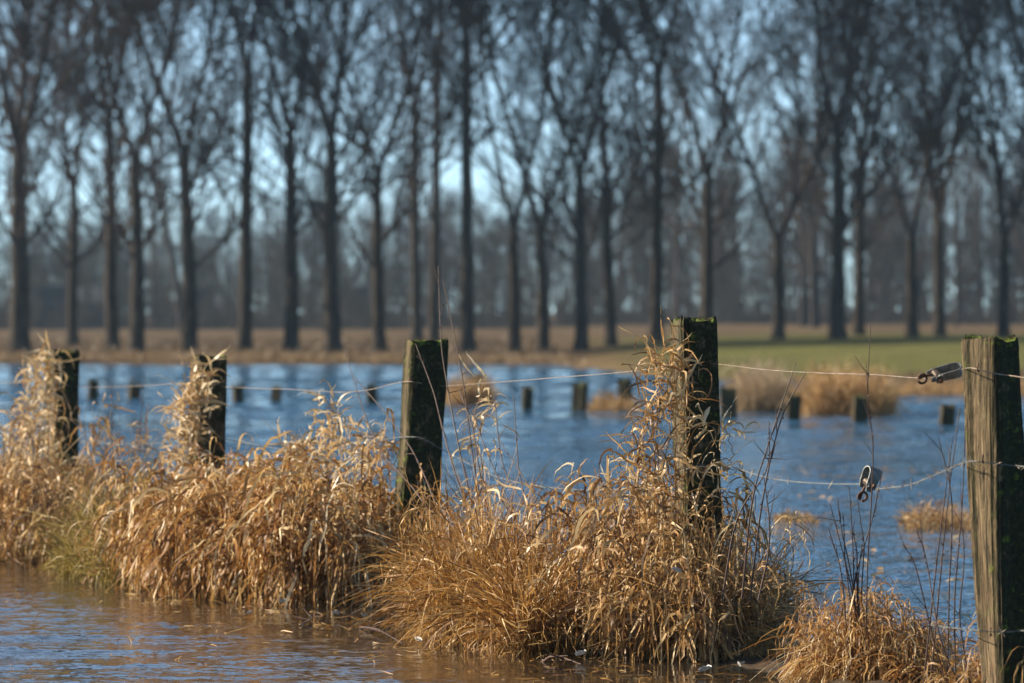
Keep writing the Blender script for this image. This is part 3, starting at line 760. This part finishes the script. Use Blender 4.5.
canes('bramble_bush', 'dark leaning canes between the tall dark post and the hanging tensioner', 'bramble', [
    [(742, 600, 20.2), (752, 500, 20.2), (770, 440, 20.2), (796, 362, 20.2)],
    [(748, 600, 20.2), (762, 500, 20.2), (782, 420, 20.2), (806, 372, 20.2)],
    [(720, 600, 20.3), (735, 520, 20.3), (765, 470, 20.3), (768, 420, 20.3)],
    [(760, 600, 20.1), (770, 540, 20.1), (764, 470, 20.1)]], 52)
canes('bramble_bush', 'short dark canes sprouting from the isolated orange tussock', 'bramble', [
    [(862, 660, 19.2), (846, 570, 19.2), (830, 502, 19.2)],
    [(860, 660, 19.2), (850, 560, 19.2), (838, 498, 19.2)],
    [(858, 660, 19.2), (852, 560, 19.2), (847, 490, 19.2)],
    [(868, 660, 19.2), (862, 570, 19.2), (858, 500, 19.2)],
    [(854, 660, 19.2), (848, 580, 19.2), (843, 512, 19.2)], [(860, 660, 19.2), (856, 570, 19.2), (852, 520, 19.2)], [(850, 660, 19.2), (840, 580, 19.2), (828, 530, 19.2)], [(864, 660, 19.2), (858, 590, 19.2), (864, 530, 19.2)],
    [(866, 660, 19.2), (854, 590, 19.2), (872, 520, 19.2), (884, 470, 19.1)]], 53, None, .0034, 2)
canes('bramble_bush', 'upright reddish canes just left of the nearest post', 'bramble', [
    [(930, 700, 18.5), (940, 600, 18.5), (948, 500, 18.5), (961, 408, 18.5)],
    [(946, 700, 18.4), (950, 590, 18.4), (952, 500, 18.4), (941, 438, 18.4)],
    [(958, 700, 18.3), (955, 600, 18.3), (962, 500, 18.3), (964, 400, 18.3)],
    [(925, 690, 18.6), (935, 590, 18.6), (942, 520, 18.6), (952, 440, 18.6)],
    [(970, 700, 18.2), (962, 620, 18.2), (966, 560, 18.2), (960, 520, 18.2)],
    [(950, 700, 18.4), (934, 640, 18.4), (915, 570, 18.4), (903, 545, 18.4)],
    [(962, 690, 18.3), (940, 640, 18.3), (925, 560, 18.4), (914, 530, 18.4)]], 54, None, .0034, 3)
canes('dead_stalk', 'single tall thin stalk rising past the top wire above the hanging tensioner', 'stalk', [
    [(866, 690, 19.15), (866, 560, 19.15), (872, 450, 19.15), (868, 400, 19.1), (871, 326, 19.1)]], 55, None, .0032, 4)
canes('dead_stalk', 'thin upright stalks standing in the water between the first two posts', 'stalk', [
    [(104, 560, 30.3), (108, 480, 30.3), (112, 380, 30.3)], [(118, 560, 30.2), (120, 470, 30.2), (119, 400, 30.2)],
    [(130, 560, 30), (139, 470, 30), (144, 374, 30)], [(135, 560, 30), (142, 480, 30), (148, 410, 30)],
    [(95, 560, 30.5), (90, 470, 30.5), (84, 420, 30.5)]], 56, None, .0034, 3)

# ------------------------------------------------------------------ drowned posts of the old fence and the reed clumps by them
STUBS = [(93, 381, 400, 10, 'far drowned post stump, farthest left, seen just right of the leftmost post'),
         (134, 385, 399, 11, 'far drowned post stump midway between the first two posts'),
         (238, 386, 402, 10, 'small far drowned post stump close to the right of the second post'),
         (276, 387, 402, 9, 'faint far drowned post stump above the widest reed mound'),
         (372, 386, 404, 10, 'far drowned post stump a little left of the leaning middle post'),
         (478, 376, 404, 12, 'far drowned post stump standing in a small brown reed clump'),
         (527, 388, 409, 10, 'narrow far drowned post stump right of the small brown reed clump'),
         (579, 384, 411, 14, 'tallest brown far drowned post stump in the open water'),
         (626, 380, 411, 13, 'far drowned post stump half hidden left of the tall dark post'),
         (729, 389, 417, 15, 'dark far drowned post stump close to the right of the tall dark post'),
         (794, 396, 420, 12, 'small dark far drowned post stump between the two pale reed clumps'),
         (860, 397, 421, 14, 'dark far drowned post stump in front of the pale reed bed'),
         (947, 406, 425, 14, 'squat far drowned post stump alone in the water near the nearest post')]
for i, (px, yt, yb, wpx, lab) in enumerate(STUBS):
    d = EYE * F / (yb - HOR); s = d / F
    p = at(px, yb, d)
    o = post_mesh((yb - yt) * s, wpx * s, wpx * s * .9, 60 + i, None, .03, .4, 16).build('drowned_post', M['stub'])
    o.location = (p[0], p[1], 0); o.rotation_euler = (random.uniform(-.05, .05), random.uniform(-.06, .06), random.uniform(-.4, .4))
    tag(o, lab, 'post stump', 'drowned post stumps across the water')

def reed_clump(label, px0, px1, ybase, h, n, depthw, mname, seed, wid=.012, tuft=1, bend=.04, curly=0):
    r = np.random.default_rng(seed)
    d = EYE * F / (ybase - HOR); s = d / F
    x0, x1 = at(px0, 0, d)[0], at(px1, 0, d)[0]
    t = thing('reed_clump', label, 'reeds', ((x0 + x1) / 2, d, 0), 'reed clumps out in the flood water')
    loc = np.array([(x0 + x1) / 2, d, 0])
    x = r.uniform(x0, x1, n); y = d + r.uniform(0, depthw, n)
    H = h * (.45 + .55 * np.clip(lump(x * 1.3, y, seed), 0, 1)) * r.uniform(.6, 1.1, n) * np.interp(x, [x0, x0 + .12 * (x1 - x0), x1 - .15 * (x1 - x0), x1], [.5, 1, 1, .45])
    b = MB(); blades(b, np.stack([x, y, 0 * x], -1) - loc, r.uniform(0, 2 * PI, n), r.normal(1.35, .16, n), H, wid * r.uniform(.5, 1.2, n), 7, -.8, r.uniform(.01, 2 * bend, n), 1, .08, r=r)
    b.build('stems', M[mname], t)
    m = n // 2
    x = r.uniform(x0, x1, m); y = d + r.uniform(0, depthw, m)
    H = h * .8 * np.clip(lump(x * 1.3, y, seed), .2, 1) * np.interp(x, [x0, x0 + .12 * (x1 - x0), x1 - .15 * (x1 - x0), x1], [.3, 1, 1, .3])
    b = MB(); blades(b, np.stack([x, y, H * r.uniform(.15, 1, m)], -1) - loc, r.uniform(0, 2 * PI, m), r.normal(.6, .4, m), r.uniform(.1, .25, m) * h * 2.2, wid * r.uniform(.7, 1.6, m), 6, -1.5, .25, 1.2, .1, r=r)
    b.build('leaves', M[mname], t)
    return t
reed_clump('pale reed clump right of the tall dark post, out in the water', 733, 790, 412, .78, 1500, 2.0, 'reedpale', 71)
reed_clump('broader golden reed clump in front of the green pasture', 804, 896, 416, .8, 2000, 2.0, 'reedfar', 72)
reed_clump('low brown reed bank fading out right of the golden clump', 890, 1060, 396, .3, 1600, 2.0, 'reedfar', 73)
reed_clump('small brown reed clump around the stump right of the middle post', 446, 494, 405, .55, 700, 1.2, 'reedfar', 74)
reed_clump('low sparse reeds by the tallest brown stump', 590, 640, 412, .32, 360, 1.2, 'reedfar', 75)
reed_clump('low brown weed heap in the water left of the nearest post', 908, 990, 531, .21, 500, .7, 'fawn', 76, .006, 1, .12)
reed_clump('low brown weed heap in the water at the right edge', 985, 1060, 540, .3, 500, .7, 'fawn', 77, .006, 1, .12)
reed_clump('small weed tuft in the water right of the tall dark post', 775, 820, 524, .12, 160, .5, 'fawn', 78, .006, 1, .12)

# reed fringe on the far left shore: nobody could count it
def shore_fringe():
    r = np.random.default_rng(80)
    n = 26000
    x = r.uniform(-26, 7, n); e = r.uniform(0, 1, n) ** 1.3 * 10
    y = shore_y(x) - .4 + e
    z = land_z(x, y)
    keep = (x < 1.6) | (y < 103); x, y, z = x[keep], y[keep], z[keep]; n = len(x)
    h = np.where(x < 2, .34, .2) * (.4 + .6 * np.clip(lump(x * .6, y * .8, 2.), 0, 1)) * r.uniform(.5, 1.1, n) * np.interp(x, [-26, -2, 2, 7], [1, .9, .6, .35])
    b = MB(); blades(b, np.stack([x, y, z], -1), r.uniform(0, 2 * PI, n), r.normal(1.3, .2, n), h, r.uniform(.012, .03, n), 4, -.8, .06, .6, .08, r=r)
    tag(b.build('shore_grass', M['shoregrass']), 'strip of dry pale reeds and grass along the far left shore', None, None, 'stuff')
    n = 26000
    x = r.uniform(-26, 30, n); y = r.uniform(0, 1, n) * 60 + shore_y(x) + 2
    z = land_z(x, y)
    keep = (x < 1.2) | (y < 102); x, y, z = x[keep], y[keep], z[keep]; n = len(x)
    b = MB(); blades(b, np.stack([x, y, z], -1), r.uniform(0, 2 * PI, n), r.normal(1.2, .3, n), r.uniform(.08, .3, n), r.uniform(.012, .03, n), 4, -.8, .1, .6, .08, r=r)
    tag(b.build('meadow_grass', M['weed']), 'rough brown meadow grass under the row of trees', None, None, 'stuff')
shore_fringe()

# ------------------------------------------------------------------ trees
def grow(start, dirs, L, n, up, wig, r, sag=0):
    m = len(start)
    P = np.zeros((m, n, 3)); P[:, 0] = start
    d = dirs / np.linalg.norm(dirs, axis=1, keepdims=True)
    for i in range(1, n):
        P[:, i] = P[:, i - 1] + d * (L / (n - 1))[:, None]
        d = d + np.array([0, 0, up]) + r.normal(0, wig, (m, 3)); d /= np.linalg.norm(d, axis=1, keepdims=True)
    return P

def sprout(P, R, per, t0, t1, ang, r, pw=1.0):
    """children of branches P (m,n,3): positions, directions, radii of the parent there"""
    m, n, _ = P.shape
    idx = np.repeat(np.arange(m), per); c = len(idx)
    u = (t0 + (t1 - t0) * r.uniform(0, 1, c) ** pw) * (n - 1); i = np.minimum(u.astype(int), n - 2); f = (u - i)[:, None]
    pos = P[idx, i] * (1 - f) + P[idx, i + 1] * f
    tg = P[idx, i + 1] - P[idx, i]; tg /= np.linalg.norm(tg, axis=1, keepdims=True) + 1e-9
    rv = r.normal(0, 1, (c, 3)); rv -= (rv * tg).sum(1, keepdims=True) * tg; rv /= np.linalg.norm(rv, axis=1, keepdims=True) + 1e-9
    a = r.normal(ang, .18, c)[:, None]
    d = tg * np.cos(a) + rv * np.sin(a)
    rr = R[idx, i]
    return pos, d, rr, u / (n - 1)

def tree(label, px, d, wpx, fork_y, lean, seed, nlead=2, Htot=17., dens=1.0, fan=.32):
    r = np.random.default_rng(seed)
    x = (px - 512) / F * d; z0 = float(land_z(np.array(x), np.array(d))) - .08
    s = d / F
    t = thing('bare_tree', label, 'tree', (x, d, z0), 'row of bare trees behind the lake')
    r0 = wpx * s * .39
    zf = EYE + (HOR - fork_y) * s - z0
    n = 14
    zz = np.linspace(0, zf, n)
    P = np.stack([lean * zz + np.cumsum(r.normal(0, .012, n)) , np.cumsum(r.normal(0, .02, n)), zz], -1); P[0, :2] = 0
    R = r0 * np.interp(zz / max(zf, .1), [0, .04, .12, .5, 1], [1.45, 1.15, 1.0, .84, .64])
    b = MB(); b.tubes(P[None], R[None], 12)
    b.build('trunk', M['bark'], t, True)
    # leaders above the fork
    cr = MB()
    a0 = r.uniform(-.35, .35) + (0 if r.uniform() < .5 else PI)
    dirs = []
    for k in range(nlead):
        a = a0 + k * 2 * PI / nlead + r.normal(0, .25)
        f = fan * r.uniform(.6, 1.15) if nlead > 1 else .05
        dirs.append([math.cos(a) * f + lean, math.sin(a) * f * .7, 1])
    dirs = np.array(dirs); Ll = (Htot - zf) * r.uniform(.75, 1.0, nlead)
    PL = grow(np.repeat(P[-1:], nlead, 0), dirs, Ll, 22, .035, .045, r)
    RL = R[-1] * (.75 if nlead > 1 else 1.0) * np.linspace(1, .12, 22)[None] ** .9 * r.uniform(.75, 1, nlead)[:, None]
    cr.tubes(PL, RL, 9)
    # main limbs, steep
    pos, dd, rr, u = sprout(PL, RL, int(24 * dens) if nlead > 1 else int(42 * dens), .02, .95, .78, r, .8)
    if zf > 4:                                     # a few lower limbs straight from the trunk
        p2, d2, r2, u2 = sprout(P[None], R[None], 9, .42, 1, .85, r); pos = np.vstack([pos, p2]); dd = np.vstack([dd, d2]); rr = np.r_[rr, r2 * .6]; u = np.r_[u, u2 * 0 + .1]
    L1 = (5.0 - 2.6 * u) * r.uniform(.5, 1.15, len(u))
    P1 = grow(pos, dd, L1, 12, .085, .07, r); R1 = (np.clip(rr * .5, .028, .058))[:, None] * np.linspace(1, .22, 12)[None]
    cr.tubes(P1, R1, 6)
    pos, dd, rr, u = sprout(P1, R1, 11, .08, .98, .6, r)
    L2 = (2.9 - 1.3 * u) * r.uniform(.4, 1.2, len(u))
    P2 = grow(pos, dd, L2, 8, .06, .055, r); R2 = np.clip(rr * .6, .014, .026)[:, None] * np.linspace(1, .35, 8)[None]
    cr.tubes(P2, R2, 4)
    pos, dd, rr, u = sprout(P2, R2, 4, .15, 1, .5, r)
    L3 = r.uniform(.45, 1.25, len(u))
    P3 = grow(pos, dd, L3, 5, .04, .1, r); R3 = np.clip(rr * .6, .0095, .014)[:, None] * np.linspace(1, .45, 5)[None]
    cr.tubes(P3, R3, 3)
    cr.build('crown', M['twig'], t, True)
    return t

TREES = [
 (20, 146, 27, 150, .0, 3, .35, 'thickest brown-lit bare tree at the far left edge'),
 (72, 176, 15, 190, .01, 2, .3, 'slim bare tree directly above the leftmost fence post'),
 (112, 160, 17, 120, -.015, 2, .25, 'bare tree just left of the twin-stemmed tree, between the first two posts'),
 (137, 150, 20, 165, -.01, 2, .3, 'bare tree that forks low, second left of the second post'),
 (189, 152, 20, 155, -.02, 2, .32, 'dark Y-shaped bare tree slightly left above the second post'),
 (244, 154, 18, 75, .0, 2, .25, 'straight bare tree with a high fork, right above the second post'),
 (291, 152, 19, 135, .0, 2, .3, 'bare tree above the widest reed mound, left of its neighbour with the thick foot'),
 (334, 150, 21, 140, -.02, 2, .28, 'bare tree with a thick foot, above the two plumed reed shoots'),
 (380, 156, 17, 175, -.01, 2, .3, 'bare tree left above the leaning middle post'),
 (417, 188, 14, 110, .0, 2, .25, 'slimmer bare tree standing farther back right above the middle post'),
 (434, 180, 13, 60, .01, 1, .2, 'pole-straight slim bare tree touching the right edge of the middle post'),
 (468, 150, 18, 50, .0, 1, .2, 'pole-straight dark bare tree right of the middle post'),
 (515, 156, 17, 230, -.02, 2, .3, 'left bare tree of the pair whose limbs cross near the picture centre'),
 (544, 154, 17, 235, -.02, 2, .3, 'right bare tree of the pair whose limbs cross near the picture centre'),
 (581, 152, 17, 175, -.02, 2, .28, 'bare tree above the tallest brown stump'),
 (611, 154, 15, 190, -.02, 1, .25, 'slim bare tree above the reeds by the tallest stump'),
 (655, 158, 17, 80, .0, 2, .25, 'straight bare tree just left above the tall dark post'),
 (708, 166, 17, 180, .0, 2, .3, 'bare tree seen directly behind the top of the tall dark post'),
 (778, 158, 17, 240, .01, 2, .42, 'bare tree with a low wide V fork right of the tall dark post'),
 (838, 152, 20, 135, .0, 2, .26, 'bare tree with a thick straight trunk, left of the tall thin stalk'),
 (859, 164, 14, 155, .0, 2, .22, 'slim bare tree almost in line with the tall thin stalk'),
 (912, 158, 17, 238, -.01, 2, .36, 'low forked bare tree left of the nearest post, the left of two'),
 (939, 162, 16, 218, .0, 3, .36, 'bare tree above the level tensioner with a strong right limb'),
 (1004, 156, 16, 240, .0, 3, .34, 'rightmost bare tree, behind the top of the nearest post'),
]
for i, (px, d, wpx, fy, lean, nl, fan, lab) in enumerate(TREES):
    tree(lab, px, d, wpx, fy, lean, 200 + i, nl, 17, 1.0, fan)
# the row goes on past both edges of the picture
for i, (px, lab) in enumerate([(-45, 'bare tree of the row beyond the left edge of the picture'), (1060, 'bare tree of the row beyond the right edge of the picture')]):
    tree(lab, px, 154, 18, 150, 0, 300 + i, 2, 17, 1.0, .3)

# far-off wood closing the view: one mass of thin trunks and twigs
def far_wood():
    r = np.random.default_rng(90)
    b = MB()
    n = 640
    x = r.uniform(-52, 60, n); y = r.uniform(330, 430, n)
    H = np.interp(x / y * F + 512, [-200, 150, 330, 420, 560, 680, 1024, 1300], [6, 6.5, 9.5, 8, 9, 11.5, 12.5, 12]) * r.uniform(.65, 1.15, n)
    near = 24; x[:near] = r.choice([-1, 1, 1, 1], near) * r.uniform(2, 34, near); y[:near] = r.uniform(235, 310, near); H[:near] = r.uniform(9, 15, near)
    P = np.zeros((n, 6, 3)); base = np.stack([x, y, np.full(n, .3)], -1)
    P = grow(base, np.stack([r.normal(0, .06, n), r.normal(0, .06, n), np.ones(n)], -1), H, 8, .05, .05, r)
    R = (.012 * H)[:, None] * np.linspace(1, .2, 8)[None]
    b.tubes(P, R, 5)
    pos, dd, rr, u = sprout(P, R, 20, .1, .98, .7, r)
    L = (.32 * (1.1 - u)) * np.repeat(H, 20) * r.uniform(.5, 1.1, len(u)) + .5
    P1 = grow(pos, dd, L, 6, .09, .09, r); R1 = np.clip(rr * .45, .02, .05)[:, None] * np.linspace(1, .4, 6)[None]
    b.tubes(P1, R1, 3)
    pos, dd, rr, u = sprout(P1, R1, 7, .15, 1, .65, r)
    P2 = grow(pos, dd, r.uniform(.5, 1.5, len(u)), 4, .05, .1, r); R2 = np.full((len(u), 4), .017) * np.linspace(1, .6, 4)
    b.tubes(P2, R2, 3)
    tag(b.build('distant_wood', M['wood_far']), 'hazy purple-brown bare wood closing the view behind the tree row', None, None, 'stuff')
    # shrubby under-storey along its foot
    b = MB(); n = 5200
    x = r.uniform(-52, 60, n); y = r.uniform(320, 345, n)
    P = grow(np.stack([x, y, np.full(n, .25)], -1), np.stack([r.normal(0, .35, n), r.normal(0, .35, n), np.ones(n)], -1), r.uniform(1.4, 4.2, n) * (.55 + .6 * lump(x * .08, y * .1, 1.)), 5, .02, .12, r)
    b.tubes(P, np.full((n, 5), .05) * np.linspace(1, .4, 5), 3)
    tag(b.build('distant_scrub', M['wood_far']), 'dark scrub along the foot of the distant wood', None, None, 'stuff')
far_wood()

# ------------------------------------------------------------------ far farm buildings
def barn(name, label, px0, px1, d, eave, ridge, wallm, doors, windows):
    x0, x1 = at(px0, 0, d)[0], at(px1, 0, d)[0]; cx = (x0 + x1) / 2; L = x1 - x0; Wd = 8.
    z0 = float(land_z(np.array(cx), np.array(d))) - .1
    t = thing(name, label, 'barn', (cx, d, z0))
    b = MB(); hx = L / 2
    v = []
    for sx in (-hx, hx):
        v += [[sx, 0, 0], [sx, Wd, 0], [sx, Wd, eave], [sx, Wd / 2, ridge], [sx, 0, eave]]
    b.add(v, [[0, 5, 9, 4], [1, 2, 7, 6]]); b.tri(v, [[4, 3, 2], [9, 7, 8]]); b.add(v, [[0, 4, 2, 1], [5, 6, 7, 9]])
    b.build('wall', wallm, t, False)
    b = MB(); o = .35; sl = (ridge - eave) / (Wd / 2)
    for (ya, za, yb, zb) in ((-o, eave - o * sl, Wd / 2, ridge), (Wd + o, eave - o * sl, Wd / 2, ridge)):
        vv = [[-hx - o, ya, za + .05], [hx + o, ya, za + .05], [hx + o, yb, zb + .05], [-hx - o, yb, zb + .05]]
        vv += [[a, b_, c + .14] for a, b_, c in vv]
        b.add(vv, [[0, 1, 2, 3], [4, 7, 6, 5], [0, 4, 5, 1], [1, 5, 6, 2], [2, 6, 7, 3], [3, 7, 4, 0]])
    b.build('roof', M['barnroof'], t, False)
    for f in doors:
        b = MB(); b.box((-hx + f * L, -.04, 1.3), 2.2, .1, 2.6); b.build('door', M['dark'], t, False)
    for f in windows:
        b = MB(); b.box((-hx + f * L, -.03, eave * .6), .9, .08, .8); b.build('window', M['dark'], t, False)
barn('barn', 'blue-walled barn behind the trees at the far left', 32, 104, 330, 1.5, 2.4, M['barnwall'], [.25], [.6, .8])
barn('barn', 'long low dark barn in the haze behind the second post', 158, 232, 345, 1.0, 1.7, M['brickwall'], [.5], [.2, .8])
barn('barn', 'dark blue-grey barn with a level roof left above the middle post', 340, 374, 340, 1.2, 1.8, M['barnwall'], [.3], [.7])

# ------------------------------------------------------------------ feathers and litter on the near water
FE = [(283, 607, .05, 'white feather afloat below the widest reed mound'), (250, 618, .03, 'tiny white feather farthest left on the near water'),
      (336, 619, .045, 'white feather left of the dark floating stick'), (363, 622, .05, 'bright white feather beside the dark floating stick'),
      (418, 646, .045, 'white feather at the left foot of the fine straw tussock'), (437, 634, .035, 'white feather caught at the edge of the fine straw tussock'),
      (489, 647, .04, 'white feather in front of the fine straw tussock'), (581, 661, .06, 'white feather in front of the gap left of the tall dark post'),
      (705, 677, .06, 'white feather at the bottom edge below the tall dark post'), (740, 672, .055, 'white feather below the wispy fawn tussock'),
      (846, 672, .07, 'largest white feather at the left foot of the isolated orange tussock'), (676, 620, .05, 'white feather caught in the grass under the tall dark post')]
for i, (px, py, L, lab) in enumerate(FE):
    d = EYE * F / (py - HOR); p = at(px, py, d)
    r = np.random.default_rng(400 + i)
    z = .008
    if i == 11: d = 20.2; p = at(px, 575, d); z = p[2]
    L *= .8
    b = MB()
    n = 9; u = np.linspace(0, 1, n)
    spine = np.stack([(u - .5) * L, .1 * L * np.sin(u * 3), .012 + .3 * L * u ** 2], -1)
    wv = L * .3 * np.sin(PI * np.clip(u * .93 + .05, 0, 1)) ** .7
    for sg in (-1, 1):                   # two vanes, cupped
        mid = spine + np.stack([0 * u, sg * wv * .6, wv * .4], -1); edge = spine + np.stack([-.05 * L + 0 * u, sg * wv, wv * .95 + r.normal(0, .04 * L, n)], -1)
        V = np.stack([spine, mid, edge], 1); i_ = np.arange(n * 3).reshape(n, 3)
        b.add(V.reshape(-1, 3), np.vstack([np.stack([i_[:-1, c], i_[:-1, c + 1], i_[1:, c + 1], i_[1:, c]], -1) for c in (0, 1)]))
    b.tubes(np.vstack([spine - [[0, 0, .001]]])[None], np.linspace(.0012, .0005, n)[None], 4)
    o = b.build('feather', M['feather']); o.location = (p[0], p[1], z); o.rotation_euler = (0, 0, r.uniform(0, 6))
    tag(o, lab, 'feather', 'white feathers on the near water')

def stick(label, pts, rad, seed):
    P = [at(px, py, EYE * F / (py - HOR)) + np.array([0, 0, z]) for px, py, z in pts]
    c = catmull(P, 16); loc = np.array([c[0][0], c[0][1], 0])
    r = np.random.default_rng(seed); c = wob(c, .004, seed)
    b = MB(); b.tubes((c - loc)[None], np.linspace(rad, rad * .4, 16)[None], 6)
    for i in (5, 9, 12):
        v = r.normal(0, 1, 3) * [1, 1, .2] + [0, 0, .2]; v /= np.linalg.norm(v)
        b.tubes(np.array([[c[i], c[i] + v * .05, c[i] + v * .1]]) - loc, np.array([[rad * .5, rad * .4, rad * .2]]), 5)
    o = b.build('stick', M['stalk'], None, True); o.location = loc
    tag(o, label, 'stick', 'sticks in the near water')
stick('dark crooked stick lying in the water left of the fine straw tussock', [(360, 628, .0), (380, 636, .02), (404, 648, .015)], .006, 1)
stick('thin dark stick pointing out of the water under the middle post', [(300, 628, .0), (316, 622, .03)], .004, 2)
stick('dark stick in front of the fine straw tussock', [(540, 662, .0), (560, 664, .03), (582, 667, .01)], .006, 3)

def litter():
    r = np.random.default_rng(95)
    b = MB(); n = 5200
    s = r.uniform(-1.3, 3.6, n); off = np.abs(r.normal(.55, .32, n)) + .25
    side = r.choice([-1, 1], n, p=[.7, .3])
    nn = np.array([-.959, -.283])
    c = np.stack([.657 - 1.068 * s, 21 + 3.62 * s], -1) + nn[None] * (side * off)[:, None] * np.array([1, 1])
    root = np.c_[c, r.uniform(-.004, .012, n)]
    blades(b, root, r.uniform(0, 2 * PI, n), r.normal(.12, .25, n), r.uniform(.02, .12, n), r.uniform(.0018, .0045, n), 4, 0, .4, 1., .1, r=r)
    # flooded grass tips just breaking the surface, in patches
    n = 5200
    x = r.uniform(-3.2, 3.4, n); y = r.uniform(17.4, 30, n)
    keep = (lump(x * .5, y * .35, 4.) * lump(x * 1.7, y * .8, 9.)) > .42
    x, y = x[keep], y[keep]; n = len(x)
    blades(b, np.stack([x, y, np.full(n, -.01)], -1), r.uniform(0, 2 * PI, n), r.normal(.7, .4, n), r.uniform(.02, .06, n), r.uniform(.002, .005, n), 4, -.5, .25, 1., .1, r=r)
    # brown leaves and weed adrift on the lake side, right of the tall dark post
    n = 1500
    x = r.uniform(.6, 5.5, n); y = r.uniform(19.5, 46, n); keep = (x / y > .045) & (r.uniform(size=n) < .25 + .9 * (lump(x * .9, y * .3, 6.) > .5)); x, y = x[keep], y[keep]; n = len(x)
    blades(b, np.stack([x, y, np.full(n, .004)], -1), r.uniform(0, 2 * PI, n), r.normal(.35, .3, n), r.uniform(.03, .1, n), r.uniform(.004, .011, n), 4, -.2, .3, 1., .15, r=r)
    tag(b.build('floating_litter', M['straw']), 'bits of straw and drowned grass tips floating along the bank', None, None, 'stuff')
litter()

# ------------------------------------------------------------------ the air
def haze():
    b = MB(); b.box((0, 290, 20), 1100, 720, 44)
    b.v[0] = b.v[0]
    m, nt, out = mat('haze air')
    v = N(nt, 'ShaderNodeVolumePrincipled'); v.inputs['Color'].default_value = (.5, .74, .95, 1); v.inputs['Density'].default_value = .0002
    v.inputs['Anisotropy'].default_value = .2
    nt.links.new(v.outputs[0], out.inputs['Volume'])
    tag(b.build('haze', m), 'thin blue haze in the air over the meadow', None, None, 'stuff')
HAZE = True
if HAZE: haze()
